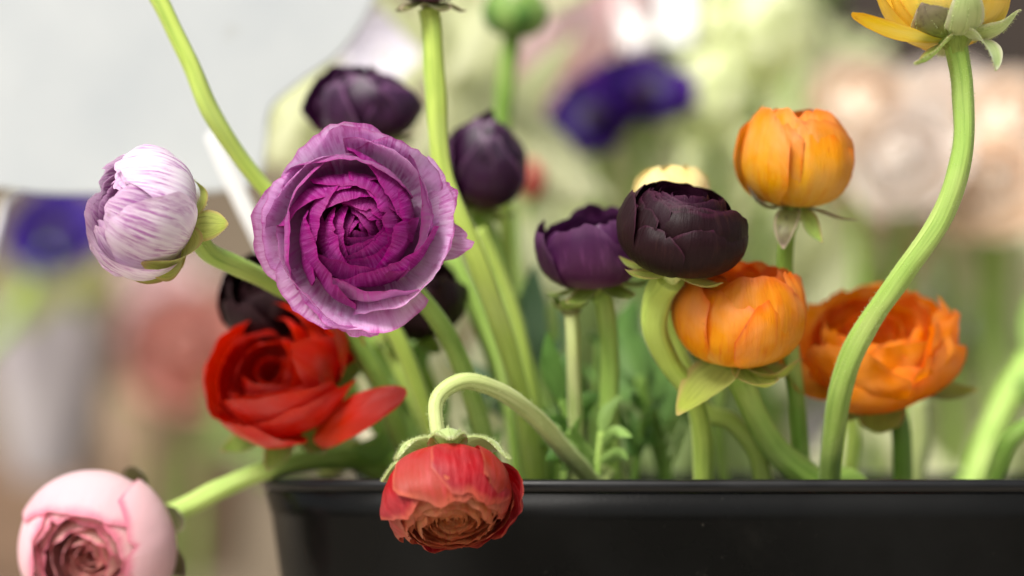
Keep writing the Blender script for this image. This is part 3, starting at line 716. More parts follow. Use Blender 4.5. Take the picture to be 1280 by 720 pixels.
for ph, pr, wd, mm in ((-142, [(.1, -.02), (.42, -.28), (.8, -.5), (1.28, -.72)], .44, 'sepal_pale'), (-28, [(.1, -.02), (.5, -.18), (.85, -.14), (1.1, .2)], .36, 'sepal_pale'), (-65, [(.1, 0), (.5, -.2), (.9, -.22), (1.1, -.1)], .3, 'sepal_pale'), (60, [(.1, 0), (.6, -.15), (1, 0)], .3, 'sepal_green'), (140, [(.1, 0), (.6, -.15), (1, 0)], .3, 'sepal_green')):
    sepal(t, base, fr, ph, Rb, pr, wd, M[mm], ph, cup=0.4)
stem(t, [base - fr[2] * 0.003, (928, 482, 0.782), (945, 520, 0.788), (975, 566, 0.795), (1022, 606, 0.80)], [.0042, .0044, .0046, .0046, .0046], M['stem_green'], 9)

# 14 amber bud
t = flower('ranunculus', 'amber yellow closed ranunculus bud standing tallest beside the near black one', (1003, 595, 0.80))
ax = camdir(0.05, 0.98, 0.10); Rb = S(65, 0.775); base = P(993, 258, 0.782)
K14 = [(0.0, 0.40, 0.00, 0.40, 1.40, 0.10, 1.62, 80, 0.10, 0.05, 0.00, 0.00),
       (0.5, 0.90, -0.04, 0.98, 1.40, 0.50, 1.84, 54, 0.20, 0.12, 0.00, -0.04),
       (1.0, 1.22, -0.10, 1.32, 1.16, 0.70, 1.72, 54, 0.24, 0.10, 0.00, 0.02)]
fr = bloom(t, base, ax, Rb, K14, 6, lambda f: 4 if f < .5 else 5, M['amber'], 95, spin=-0.8, res=(18, 14), fpow=0.7)
receptacle(t, base, fr, Rb * 0.24, M['sepal_green'])
for ph, pr, wd, mm in ((-170, [(.1, 0), (.5, -.06), (.8, .1), (.98, .42)], .17, 'sepal_dry'), (-115, [(.1, -.02), (.35, -.22), (.5, -.5), (.52, -.8)], .2, 'sepal_dry'), (-60, [(.1, -.02), (.4, -.2), (.65, -.5), (.95, -.62)], .18, 'sepal_green'), (-12, [(.1, 0), (.5, -.1), (.9, -.2), (1.25, -.2)], .15, 'sepal_dry'), (90, [(.1, 0), (.5, -.1), (.9, -.2)], .18, 'sepal_dry')):
    sepal(t, base, fr, ph, Rb, pr, wd, M[mm], ph, cup=0.3, hairs=60, hair_len=0.0008)
stem(t, [base - fr[2] * 0.003, (983, 300, 0.785), (981, 350, 0.79), (988, 430, 0.795), (998, 520, 0.80), (1003, 600, 0.805)], [.0025, .0026, .0026, .0027, .0028, .0030], M['stem_deep'], 10)

# 15 tangerine, blown open
t = flower('ranunculus', 'blown open tangerine ranunculus crossed by the thick curved stem', (1128, 605, 0.82))
ax = camdir(-0.16, 0.82, 0.55); Rb = S(83, 0.79); base = P(1104, 478, 0.815)
K15 = [(0.0, 0.45, 0.00, 0.55, 0.80, 0.36, 1.00, 60, 0.12, 0.14, 0.00, 0.00),
       (0.5, 0.80, -0.04, 0.98, 0.80, 0.66, 1.16, 56, 0.20, 0.18, 0.03, 0.00),
       (1.0, 1.08, -0.10, 1.32, 0.75, 0.90, 1.24, 50, 0.26, 0.16, 0.00, 0.08)]
ext = [dict(phi=182, W=30, p1=(1.1, 0), p2=(1.45, .55), p3=(1.62, 1.12), tip=.22, tuck=.1, tp=3, ridge=.02),
       dict(phi=-12, W=48, p1=(1.1, -.05), p2=(1.44, .6), p3=(.92, 1.34), tip=.22, tuck=.1, tp=3, ridge=.02),
       dict(phi=-40, W=34, p1=(1.1, -.1), p2=(1.42, .4), p3=(1.05, 1.02), tip=.3, tuck=.1, ridge=.02),
       dict(phi=-88, W=44, p1=(1.1, -.1), p2=(1.38, .4), p3=(.98, .92), tip=.25, tuck=-.1, tp=3, ridge=.02),
       dict(phi=118, W=46, p1=(1.0, 0), p2=(1.25, .8), p3=(.66, 1.42), tip=.22, tuck=.1, f=0.7, tp=3, ridge=.02)]
fr = bloom(t, base, ax, Rb, K15, 4, lambda f: 4, M['tangerine'], 104, spin=0.2, res=(20, 14), extra=ext, ruff=0.05, wav=0.08, ridge=.035, jitter=.1)
heart(t, base, fr, Rb * 0.26, Rb * 0.25, M['heart'])
receptacle(t, base, fr, Rb * 0.24, M['sepal_green'])
for ph, pr, wd in ((-15, [(.1, 0), (.6, -.1), (1.1, -.2), (1.45, -.1)], .22), (30, [(.1, 0), (.7, -.1), (1.1, .1), (1.25, .5)], .22), (-100, [(.1, 0), (.5, -.2), (.9, -.25), (1.15, -.1)], .3), (-150, [(.1, 0), (.5, -.2), (.9, -.25), (1.15, -.1)], .26), (120, [(.1, 0), (.6, -.1), (1, 0)], .2)):
    sepal(t, base, fr, ph, Rb, pr, wd, M['sepal_pale'], ph)
stem(t, [base - fr[2] * 0.003, (1122, 525, 0.815), (1127, 560, 0.815), (1128, 606, 0.82)], .0034, M['stem_deep'], 11)

# 16 yellow, cut off by the top right corner
t = flower('ranunculus', 'yellow ranunculus seen from below on a thick curving stem at top right', (1035, 600, 0.79))
ax = camdir(-0.12, 0.93, -0.36); Rb = S(84, 0.74); base = P(1194, 50, 0.742)
K16 = [(0.0, 0.40, 0.00, 0.40, 1.00, 0.05, 1.10, 80, 0.10, 0.05, 0.00, 0.00),
       (0.5, 0.80, -0.04, 0.95, 0.90, 0.70, 1.30, 56, 0.22, 0.08, 0.00, 0.00),
       (1.0, 0.90, -0.06, 1.10, 0.70, 0.90, 1.35, 40, 0.32, 0.08, 0.00, 0.05)]
ext = [dict(phi=-165, W=16, p1=(.4, -.05), p2=(1.0, .05), p3=(1.62, .42), tip=.45, tuck=.05, tp=1.8, b0=.9)]
fr = bloom(t, base, ax, Rb, K16, 4, lambda f: 4, M['yellow'], 111, spin=-1.3, res=(16, 14), extra=ext)
receptacle(t, base, fr, Rb * 0.25, M['sepal_green'])
for ph, pr, wd, mm in ((-84, [(.14, -.03), (.52, -.06), (.86, .2), (1.02, .72)], .24, 'sepal_fuzzy'), (-10, [(.1, 0), (.45, -.04), (.75, .04), (1.02, .3)], .22, 'sepal_fuzzy'), (-40, [(.12, -.02), (.38, -.16), (.52, -.42), (.54, -.72)], .26, 'sepal_fuzzy'), (-128, [(.1, 0), (.45, .0), (.72, .14), (.86, .42)], .36, 'sepal_dry'), (-150, [(.1, -.02), (.35, -.2), (.6, -.42), (.9, -.5)], .24, 'sepal_green'), (90, [(.1, 0), (.5, 0), (.9, .2)], .2, 'sepal_fuzzy')):
    sepal(t, base, fr, ph, Rb, pr, wd, M[mm], ph, cup=0.3, hairs=260, hair_len=0.0010)
stem(t, [base - fr[2] * 0.001, (1203, 110, 0.742), (1202, 190, 0.742), (1178, 270, 0.744), (1130, 340, 0.748), (1085, 405, 0.755), (1058, 460, 0.762), (1043, 530, 0.775), (1036, 604, 0.79)],
     [.0034, .0034, .0033, .0033, .0034, .0035, .0036, .0036, .0036], M['stem_green'], 12, hairs=1800, hair_len=0.0009)

# 17 lime stem on the left whose bloom is above the picture
def tall(label, pts, rad, mat, seed, petal_m, Rpx=62, axis=(0, 1, 0.1), nsep=5, sep='sepal_green', hairs=0):
    t = flower('ranunculus', label, pts[-1])
    ax = camdir(*axis); Rb = S(Rpx, pts[0][2]); base = P(*pts[0])
    fr = bloom(t, base, ax, Rb, BALL, 3, lambda f: 4, M[petal_m], seed, res=(10, 8))
    receptacle(t, base, fr, Rb * 0.26, M[sep])
    for k in range(nsep): sepal(t, base, fr, 10 + 72 * k, Rb, [(.1, -.02), (.5, -.1), (.8, -.22), (1.0, -.2)], .26, M[sep], seed + k)
    stem(t, [base - fr[2] * 0.002] + pts[1:], rad, M[mat], seed, hairs=hairs)
tall('tall bloom cut off by the top edge on a leaning lime green stem', [(150, -95, 0.775), (198, -2, 0.775), (236, 75, 0.777), (266, 145, 0.78), (326, 230, 0.79), (420, 320, 0.80), (500, 430, 0.81), (560, 600, 0.82)], .0029, 'stem_lime', 121, 'lilac_white', axis=(-.4, 1, 0))
tall('upright bloom cut off by the top edge on a thick lime green stem', [(536, 4, 0.785), (540, 40, 0.785), (545, 120, 0.785), (555, 220, 0.787), (592, 315, 0.79), (630, 420, 0.80), (655, 510, 0.81), (668, 600, 0.82)], .0033, 'stem_lime', 122, 'plum', Rpx=48, sep='sepal_dry', hairs=300)

# ------------------------------------------------------------------ leaves and sprigs standing among the stems
def sprig(label, pts, leaves, rad, mat_s, mat_l, seed):
    """leafy side shoot: stem + single leaves given as lists of (px, py, d)"""
    t = flower('leafy_shoot', label, pts[-1], 'leafy shoots among the flower stems', 'shoot')
    stem(t, pts, rad, M[mat_s], seed, seg=10, n=6)
    for k, (lp, lw) in enumerate(leaves):
        blade(t, [P(*q) for q in lp], lw, M[mat_l], seed + k * 1.3)
    return t
sprig('small dark green shoot just left of the twin upright stems', [(702, 500, .815), (715, 545, .815), (728, 600, .82)],
      [([(702, 502, .815), (690, 460, .812), (684, 415, .81)], .0035), ([(712, 540, .815), (696, 530, .805), (672, 532, .80)], .003), ([(716, 548, .815), (730, 505, .81), (752, 492, .806)], .003), ([(708, 520, .815), (702, 470, .82), (712, 436, .825)], .003), ([(720, 565, .815), (705, 560, .80), (682, 575, .795)], .003)], .0014, 'stem_deep', 'leaf', 3)
sprig('bright green feathery shoot at the foot of the plum bloom stem', [(752, 540, .80), (748, 570, .80), (745, 602, .80)],
      [([(750, 560, .80), (770, 540, .795), (790, 546, .79)], .002), ([(748, 575, .80), (725, 555, .795), (715, 532, .79)], .002), ([(748, 580, .80), (772, 568, .795), (786, 575, .79)], .0022), ([(752, 542, .80), (758, 515, .80), (778, 492, .80)], .0022), ([(747, 585, .80), (720, 578, .79), (700, 588, .785)], .0022)], .0013, 'stem_green', 'leaf_bright', 5)
sprig('leafy shoot standing behind the thick lime green stem', [(640, 480, .86), (655, 540, .86), (665, 602, .86)],
      [([(640, 482, .86), (660, 400, .87), (668, 330, .88)], .006), ([(645, 500, .86), (690, 420, .88), (700, 370, .89)], .005), ([(650, 530, .86), (610, 480, .87), (560, 450, .88)], .005), ([(655, 550, .86), (700, 520, .85), (735, 520, .84)], .004)], .0018, 'stem_deep', 'leaf_blue', 7)
sprig('broad leaved shoot below the red bloom petal', [(468, 470, .84), (500, 535, .845), (520, 602, .85)],
      [([(470, 472, .84), (450, 440, .845), (430, 425, .85)], .005), ([(485, 500, .84), (520, 450, .845), (538, 420, .85)], .0045), ([(500, 540, .845), (480, 560, .83), (440, 560, .82)], .005), ([(508, 560, .845), (545, 520, .84), (556, 480, .84)], .004), ([(478, 485, .84), (500, 430, .86), (492, 380, .87)], .006)], .0036, 'stem_green', 'leaf_bright', 9)
sprig('dark leafy shoot behind the near black and orange blooms', [(800, 470, .85), (815, 540, .85), (830, 602, .85)],
      [([(800, 475, .85), (790, 420, .86), (796, 372, .87)], .007), ([(805, 500, .85), (780, 470, .86), (770, 420, .87)], .006), ([(812, 530, .85), (850, 500, .86), (880, 540, .87)], .007), ([(820, 560, .85), (800, 540, .84), (785, 570, .83)], .005), ([(805, 500, .85), (840, 440, .87), (850, 400, .88)], .007)], .002, 'stem_deep', 'leaf', 11)
sprig('curved shoot leaning out at the right end of the planter', [(1292, 528, .82), (1262, 552, .82), (1240, 604, .825)], [([(1292, 528, .82), (1320, 500, .82), (1360, 510, .82)], .004)], .0030, 'stem_deep', 'leaf', 13)
sprig('wide blurred green shoot rising behind the tangerine bloom', [(1290, 450, .93), (1250, 520, .925), (1218, 604, .92)], [([(1290, 450, .93), (1310, 380, .93), (1350, 330, .93)], .008), ([(1262, 500, .925), (1300, 480, .91), (1340, 500, .90)], .006)], .0060, 'stem_green', 'leaf_bright', 15)
sprig('pale leaved shoot beneath the red bloom at the planter edge', [(400, 548, .86), (440, 575, .86), (480, 604, .86)], [([(398, 590, .855), (440, 566, .85), (492, 586, .85)], .0055), ([(400, 548, .86), (420, 490, .86), (452, 478, .86)], .0045)], .0022, 'stem_pale', 'sepal_pale', 17)

for lb, pts, r, mt, sd2 in (
    ('bare pale green stem crossing behind the thick lime one', [(598, 262, .87), (622, 340, .87), (655, 430, .87), (684, 520, .865), (700, 604, .865)], .0027, 'stem_green', 51),
    ('bare green stem rising straight beside the dark violet bud', [(630, 236, .875), (633, 300, .875), (640, 380, .875), (655, 480, .87), (672, 604, .87)], .0024, 'stem_lime', 52),
    ('broad soft green stem below the purple bloom', [(440, 405, .845), (464, 450, .845), (496, 520, .85), (522, 604, .85)], .0032, 'stem_green', 53),
    ('bright green stem left of the hooked coral stem', [(498, 400, .865), (522, 450, .865), (548, 520, .865), (560, 604, .865)], .0030, 'stem_lime', 54),
    ('slim bright stem just right of the thick lime one', [(600, 285, .835), (640, 380, .835), (664, 480, .835), (678, 604, .84)], .0021, 'stem_lime', 61),
    ('slim bright stem left of the thick lime one', [(566, 318, .83), (604, 400, .83), (632, 480, .83), (648, 604, .835)], .0022, 'stem_green', 62),
    ('slim pale stem under the lower edge of the purple bloom', [(470, 400, .835), (502, 470, .83), (532, 540, .83), (548, 604, .835)], .0022, 'stem_lime', 63),
    ('fine bright stem under the purple bloom towards the red petal', [(452, 408, .85), (470, 462, .85), (500, 540, .85), (512, 604, .85)], .0022, 'stem_pale', 64),
    ('fine upright stem behind the seed head', [(690, 380, .88), (694, 470, .88), (688, 604, .88)], .0020, 'stem_green', 65),
    ('short deep green stem right of the near black stem', [(872, 470, .83), (874, 520, .83), (878, 604, .83)], .0030, 'stem_deep', 55),
    ('pale green stem behind the tangerine bloom', [(1148, 500, .87), (1150, 550, .87), (1144, 604, .87)], .0034, 'stem_pale', 56),
    ('thin green stem under the orange cup', [(905, 470, .85), (898, 530, .85), (906, 604, .85)], .0020, 'stem_green', 57),
    ('slim lime stem between the orange cup and the curved stem', [(1062, 500, .86), (1066, 550, .86), (1060, 604, .86)], .0028, 'stem_lime', 58)):
    t = flower('flower_stem', lb, pts[-1], 'bare stems in the planter', 'stem')
    o = stem(t, pts, r, M[mt], sd2, hairs=150); 
rngf = random.Random(77)
def feathery(label, x, d, h, seed, mat='leaf_bright', lean=0):
    rr = random.Random(seed)
    pts = [(x + lean, 600 - h, d), (x + lean * .5 + rr.uniform(-6, 6), 600 - h * .5, d), (x, 606, d)]
    t = flower('leafy_shoot', label, pts[-1], 'leafy shoots among the flower stems', 'shoot')
    stem(t, pts, [.0009, .0012, .0014], M['stem_deep'], seed, seg=8, n=5)
    for k in range(6):
        f = k / 5; sx = 1 if k % 2 else -1
        px, py = x + lean * (1 - f * .9), 600 - h * (1 - f * .75); L_ = rr.uniform(14, 30) * (.7 + .5 * f)
        dy = rr.uniform(-3.2, -1.0)
        blade(t, [P(px, py, d), P(px + sx * L_ * .55, py + dy * L_ * .5 - 4, d - rr.uniform(-.01, .015)), P(px + sx * L_, py + dy * L_, d - rr.uniform(-.015, .03))], rr.uniform(.0009, .0019), M[mat], seed + k, n=4, m=4)
for lb, x, d, h, mt, ln_ in (('feathery shoot behind the hooked coral stem at its crest', 610, .84, 90, 'leaf_bright', -14), ('feathery shoot beside the foot of the thick lime stem', 690, .845, 60, 'leaf_bright', 10), ('feathery shoot in front of the seed head stem', 705, .80, 46, 'leaf_bright', -6), ('tall feathery dark shoot behind the plum bloom stems', 742, .86, 170, 'leaf', 6),
        ('feathery shoot right of the plum bloom stem', 792, .83, 84, 'leaf', 12), ('small feathery shoot left of the near black stem', 838, .84, 60, 'leaf_bright', -10),
        ('feathery dark shoot behind the nodding coral bloom', 540, .86, 80, 'leaf', -8)):
    feathery(lb, x, d, h, int(x), mt, ln_)

# spent head beside the plum bloom
t = flower('seed_head', 'spent green seed head on a thin stem under the plum bloom', (722, 600, .80), None, 'seed head')
ax = camdir(-.1, 1, .1); base = P(714, 388, .795); fr = axis_frame(ax)
receptacle(t, base, fr, S(13, .8), M['sepal_dry'])
for k in range(6): sepal(t, base, fr, 15 + k * 60, S(30, .8), [(.2, 0), (.55, .1), (.8, .35), (.85, .6)], .28, M['sepal_green'], k)
stem(t, [base, (716, 430, .795), (718, 500, .80), (722, 602, .805)], .0024, M['stem_pale'], 31)

# ------------------------------------------------------------------ pale board with its stake
M['board'] = plain_mat('board_plastic', lin(193, 197, 197), lin(174, 180, 183), 9, 0.45, bump=0.0, lo=0.3, hi=0.72, detail=8)
def add_specks(m, scale, lo, hi, amt, colr):
    N, L = m.node_tree.nodes, m.node_tree.links; B = N['Principled BSDF']; src = B.inputs['Base Color'].links[0].from_socket
    tc = N.new('ShaderNodeTexCoord'); nz = N.new('ShaderNodeTexNoise'); nz.inputs['Scale'].default_value = scale; nz.inputs['Detail'].default_value = 6; nz.inputs['Roughness'].default_value = 0.7
    L.new(tc.outputs['Object'], nz.inputs['Vector'])
    L.new(mixc(N, L, maprange(N, L, nz.outputs[0], lo, hi, 0, amt), src, colr), B.inputs['Base Color'])
add_specks(M['board'], 26, .66, .76, .35, lin(150, 146, 134))
add_specks(M['pot'], 160, .64, .76, .35, lin(90, 86, 78))
add_specks(M['pot'], 22, .60, .80, .08, lin(70, 66, 60))
M['white'] = plain_mat('white_plastic', lin(240, 240, 238), lin(232, 233, 232), 8, 0.4)
def slab(name, outline, d, th, mat, parent, n=6):
    pts = [Vector((x, y, 0)) for x, y in outline]
    ring = spline(pts + [pts[0]], n)[:-1]
    fv = [P(p.x, p.y, d) for p in ring]; bv = [q + FWD * th for q in fv]
    k = len(fv)
    faces = [tuple(range(k - 1, -1, -1)), tuple(range(k, 2 * k))] + [(i, (i + 1) % k, k + (i + 1) % k, k + i) for i in range(k)]
    o = mk(name, fv + bv, faces, mat, parent, smooth=False)
    b = o.modifiers.new('bevel', 'BEVEL'); b.width = th * 0.3; b.segments = 2; b.limit_method = 'ANGLE'; b.angle_limit = 0.9
    return o
t = empty('price_board', P(300, 600, .87), 'large pale grey board with rounded corners behind the lilac white bud', 'board')
slab('panel', [(-160, -240), (150, -245), (400, -240), (478, -190), (492, -90), (468, 0), (430, 62), (375, 104), (340, 136), (333, 180), (322, 226), (270, 240), (150, 243), (60, 243), (0, 236), (-90, 228), (-185, 200), (-195, 0), (-195, -180)], .90, .003, M['board'], t)
slab('stake', [(256, 172), (268, 166), (300, 222), (336, 300), (400, 440), (470, 602), (450, 602), (384, 440), (316, 304), (280, 230)], .858, .004, M['white'], t)
tube('wire_loop', [P(-14, 330, .906), P(-2, 285, .906), P(6, 254, .906), P(22, 240, .906), P(40, 230, .906), P(60, 215, .906)], .0014, M['white'], t)

# ------------------------------------------------------------------ blurred flowers farther back
BG = 'blurred flowers behind the planter'
def mk_petal(name, a, b, c, streak=None):
    return petal_mat(name, (a, a, b), (b, b, c), rim=c, rim_amt=0.3, streak=streak, streak_amt=0.3, transl=0.3, bump=0.1)
M['violet'] = mk_petal('violet_petal', lin(56, 30, 120), lin(70, 42, 150), lin(84, 56, 170))
M['violet_dark'] = mk_petal('violet_dark_petal', lin(40, 14, 90), lin(60, 20, 116), lin(84, 30, 140))
M['magenta'] = mk_petal('magenta_petal', lin(190, 60, 130), lin(206, 90, 150), lin(214, 110, 160))
M['peach'] = mk_petal('peach_petal', lin(250, 222, 192), lin(252, 234, 212), lin(253, 242, 230))
M['cream'] = mk_petal('cream_petal', lin(246, 230, 214), lin(248, 238, 228), lin(250, 242, 236))
M['apricot'] = mk_petal('apricot_petal', lin(214, 150, 104), lin(222, 170, 130), lin(228, 184, 150))
M['rose'] = mk_petal('rose_petal', lin(238, 204, 206), lin(246, 222, 222), lin(250, 234, 232))
M['salmon'] = mk_petal('salmon_petal', lin(206, 130, 112), lin(214, 150, 136), lin(220, 166, 156))
M['pearl'] = mk_petal('pearl_petal', lin(232, 226, 238), lin(240, 236, 244), lin(246, 242, 248))
M['scarlet'] = mk_petal('scarlet_petal', lin(200, 70, 70), lin(214, 96, 90), lin(220, 120, 110))
ROSE = [(0.0, 0.40, 0.00, 0.50, 1.0, 0.06, 1.15, 80, 0.10, 0.10, 0.00, 0.00), (0.5, 0.75, -0.02, 0.85, 0.7, 0.50, 1.05, 62, 0.18, 0.12, 0, 0), (1.0, 1.0, -0.05, 1.2, 0.4, 1.1, 0.85, 50, 0.28, 0.1, 0, 0.12)]
ANEM = [(0.0, 0.6, 0.0, 0.8, 0.25, 0.85, 0.55, 42, 0.3, 0.06, 0, 0.04), (1.0, 0.7, -0.02, 1.0, 0.1, 1.05, 0.4, 40, 0.3, 0.06, 0, 0.08)]
def far(name, label, c, Rpx, d, axis, mat, keys, K, n, seed, centre=None, foot=None, leafy=True):
    root = foot or (c[0] + 12, 640, d + 0.03)
    t = empty(name, P(*root), label, 'flower', BG)
    ax = camdir(*axis); Rb = S(Rpx, d); base = P(c[0], c[1], d) - ax * Rb * 0.4
    fr = bloom(t, base, ax, Rb, keys, K, lambda f: n, M[mat], seed, res=(9, 7))
    if centre: heart(t, base, fr, Rb * 0.24, Rb * 0.1, M[centre])
    for k in range(3): sepal(t, base, fr, 40 + 120 * k, Rb, [(.1, 0), (.5, -.1), (.9, -.2)], .2, M['sepal_green'], k)
    b = P(*root); e = base - fr[2] * 0.002
    stem(t, [e, e.lerp(b, .3) + Vector((0, .01, -.01)), e.lerp(b, .7), b], .0028 * d, M['stem_green'], seed, root=False, seg=8, n=5)
    return t
far('anemone', 'blurred violet bloom under the left part of the pale board', (66, 284), 58, 1.55, (0, .5, .8), 'violet', ANEM, 2, 6, 201, 'maroon', foot=(-170, 620, 1.4))
far('anemone', 'blurred deep violet bloom beneath the white cards', (806, 106), 60, 1.13, (.1, .7, .6), 'violet_dark', ANEM, 2, 6, 202, 'maroon')
far('anemone', 'blurred blue violet bloom left of the one beneath the white cards', (738, 138), 58, 1.14, (-.4, .5, .7), 'violet_dark', ANEM, 2, 6, 203, 'maroon')
far('anemone', 'small blurred magenta bloom left of the deep violet ones', (694, 168), 30, 1.2, (-.3, .4, .8), 'magenta', ANEM, 2, 6, 204)
far('anemone', 'blurred pearl white bloom between the pale board and the lime stem', (482, 62), 54, 1.05, (0, .4, .9), 'pearl', ANEM, 2, 6, 205)
far('tulip', 'blurred coral red narrow bloom right of the dark violet bud', (664, 240), 22, 1.02, (.1, 1, .1), 'scarlet', [(0, .6, 0, .9, 1.2, .5, 2.2, 60, .3, .06, 0, 0), (1, .8, 0, 1.1, 1.2, .7, 2.4, 50, .3, .06, 0, 0)], 2, 3, 206)
far('rose', 'blurred dusty pink rose near the top centre edge', (690, 50), 86, 1.28, (0, .3, .9), 'rose', ROSE, 5, 5, 207)
far('rose', 'blurred pinkish rose cropped by the top edge near the centre', (748, -20), 74, 1.32, (.2, .3, .9), 'rose', ROSE, 5, 5, 208)
for i, (c, r, d, mt, lb) in enumerate([((1080, 142), 60, 1.20, 'peach', 'blurred peach rose at far left of the pale rose bunch'), ((1180, 150), 60, 1.24, 'cream', 'blurred cream rose behind the thick curved stem'),
        ((1262, 160), 60, 1.22, 'peach', 'blurred peach rose cropped by the right edge, upper one'), ((1130, 206), 64, 1.18, 'cream', 'blurred cream rose low in the pale rose bunch'),
        ((1236, 236), 68, 1.20, 'peach', 'blurred peach rose beside the right edge, lower one'), ((1056, 204), 42, 1.30, 'peach', 'small blurred peach rose right of the amber bud'),
        ((1104, 316), 40, 1.34, 'apricot', 'blurred apricot rose above the tangerine bloom'), ((1030, 372), 42, 1.40, 'apricot', 'blurred apricot rose between the orange and tangerine blooms'),
        ((1204, 384), 42, 1.38, 'pearl', 'blurred greyish white rose right of the tangerine bloom'), ((1254, 330), 36, 1.42, 'apricot', 'blurred apricot rose low at the right edge'), ((1100, 250), 46, 1.26, 'peach', 'blurred peach rose under the cream one low in the bunch'), ((1190, 262), 44, 1.27, 'cream', 'blurred cream rose at the bottom of the pale bunch'), ((1222, 170), 44, 1.3, 'cream', 'blurred cream rose between the two right edge peach ones'), ((1124, 146), 44, 1.3, 'cream', 'blurred cream rose at the top of the pale bunch')]):
    far('rose', lb, c, r, d, (random.Random(i).uniform(-.3, .3), .45, .85), mt, ROSE, 4, 5, 220 + i)
far('rose', 'blurred salmon pink rose left of the red bloom', (236, 440), 64, 2.0, (0, .3, .9), 'salmon', ROSE, 4, 5, 240, foot=(240, 760, 2.05))
far('rose', 'blurred dusky rose above the salmon pink one at left', (190, 372), 50, 2.1, (0, .3, .9), 'rose', ROSE, 4, 5, 241, foot=(200, 760, 2.15))
far('rose', 'blurred pink rose seen between the stems at the centre', (592, 425), 40, 1.05, (0, .3, .9), 'salmon', ROSE, 4, 5, 242)
far('rose', 'blurred pale rose seen low between orange and tangerine stems', (1050, 548), 46, 1.3, (0, .5, .9), 'pearl', ROSE, 4, 5, 243, foot=(1055, 680, 1.32))
far('rose', 'blurred pale rose low behind the plum bloom stems', (650, 480), 42, 1.25, (0, .5, .9), 'apricot', ROSE, 4, 5, 244)

# green bud near the top edge
t = empty('green_bud', P(640, 600, .93), 'blurred closed green bud cropped by the top edge', 'bud')
base = P(640, 46, .93); fr = axis_frame(camdir(.1, 1, .1))
bloom(t, base, None, S(38, .93), BALL, 2, lambda f: 4, M['leaf_bright'], 250, res=(10, 8), fr=fr)
for k in range(5): sepal(t, base, fr, k * 72, S(38, .93), [(.1, 0), (.7, .1), (1.1, .6), (1.1, 1.2)], .35, M['leaf'], k)
stem(t, [base, (632, 110, .93), (628, 200, .93), (650, 400, .92), (660, 602, .91)], .0034, M['stem_deep'], 41)

# snowball blossoms
M['floret'] = green_mat('floret', lin(244, 246, 216), lin(234, 240, 190), lin(206, 220, 140), transl=0.3, vary=0.5)
def snowball(label, c, Rpx, d, seed):
    rng = random.Random(seed); R = S(Rpx, d); C = P(c[0], c[1], d); foot = P(c[0] + rng.uniform(-25, 25), 650, d + .02)
    t = empty('snowball_blossom', foot, label, 'flower', 'pale green snowball blossoms behind the planter')
    verts, faces, uvs = [], [], []
    for _ in range(110):
        n = Vector((rng.gauss(0, 1), rng.gauss(0, 1), rng.gauss(0, 1))).normalized()
        x = n.orthogonal().normalized(); y = n.cross(x); p = C + n * R * rng.uniform(.72, 1.0); fr_ = R * rng.uniform(.22, .32); a0 = rng.random() * 6
        for k in range(5):
            a = a0 + k * 1.2566; e = x * math.cos(a) + y * math.sin(a); s = -x * math.sin(a) + y * math.cos(a); q = len(verts)
            verts += [p, p + e * fr_ * .55 + s * fr_ * .36 + n * fr_ * .12, p + e * fr_ + n * fr_ * rng.uniform(-.1, .3), p + e * fr_ * .55 - s * fr_ * .36 + n * fr_ * .12]
            faces.append((q, q + 1, q + 2, q + 3)); uvs += [(.5, 0), (0, .5), (.5, 1), (1, .5)]
    o = mk('florets', verts, faces, M['floret'], t, uvs); o['kind'] = 'stuff'
    stem(t, [C, C.lerp(foot, .4) + Vector((.006, 0, 0)), foot], .0026 * d, M['stem_deep'], seed, root=False, seg=8, n=6)
for i, (c, r, d, lb) in enumerate([((940, 40), 74, 1.2, 'large blurred pale green blossom above the amber bud'), ((885, 124), 58, 1.18, 'blurred pale green blossom left of the amber bud'),
        ((798, 196), 52, 1.16, 'blurred pale green blossom just above the near black bloom'), ((890, 222), 50, 1.22, 'blurred pale green blossom between the near black and amber blooms'),
        ((985, 20), 44, 1.3, 'blurred pale green blossom left of the yellow flower'), ((722, 236), 40, 1.2, 'small blurred pale green blossom above the plum bloom'), ((948, 310), 40, 1.24, 'small blurred pale green blossom under the amber bud')]):
    snowball(lb, c, r, d, 300 + i)

# bright white cards
M['card'] = plain_mat('white_card', lin(250, 250, 248), lin(246, 246, 244), 6, 0.5)
for (x, y, d, w_, h_, tl, lb) in ((786, 24, 1.28, 34, 70, 16, 'blurred bright white card left of its twin near the top edge'), (844, 16, 1.29, 38, 80, -4, 'blurred bright white card right of its twin near the top edge')):
    c = P(x, y, d); a = D2(tl); ex = (RGT * math.cos(a) + UPV * math.sin(a)) * S(w_ / 2, d)
    up = (UPV * math.cos(a) - RGT * math.sin(a)) * 0.75 + FWD * 0.62
    ey = up.normalized() * S(h_ / 2, d) * 1.3; nn = ex.cross(ey).normalized() * 0.0012
    t = empty('white_card', P(x, 640, d + .05), lb, 'card', 'white cards on sticks')
    co = [c + ex * sx + ey * sy for sx, sy in ((-1, -1), (1, -1), (1, 1), (-1, 1))]
    mk('panel', [q + nn for q in co] + [q - nn for q in co], [(0, 1, 2, 3), (7, 6, 5, 4), (0, 4, 5, 1), (1, 5, 6, 2), (2, 6, 7, 3), (3, 7, 4, 0)], M['card'], t, smooth=False)
    tube('stick', [c - ey * .98, (c - ey).lerp(P(x, 640, d + .05), .5), P(x, 640, d + .05)], .0009, M['leaf'], t, seg=8, n=4)

# brown board far behind at top right
t = box('wooden_board', P(1032, 0, 1.76).x, P(1420, 0, 1.76).x, 1.75, 1.78, -0.80, P(0, -220, 1.76).z, plain_mat('brown_wood', lin(46, 32, 20), lin(36, 24, 14), 5, 0.6, stretch=(9, 1, 1), bump=.2))
tag(t, 'dark brown upright wooden board far behind the yellow flower', 'board')

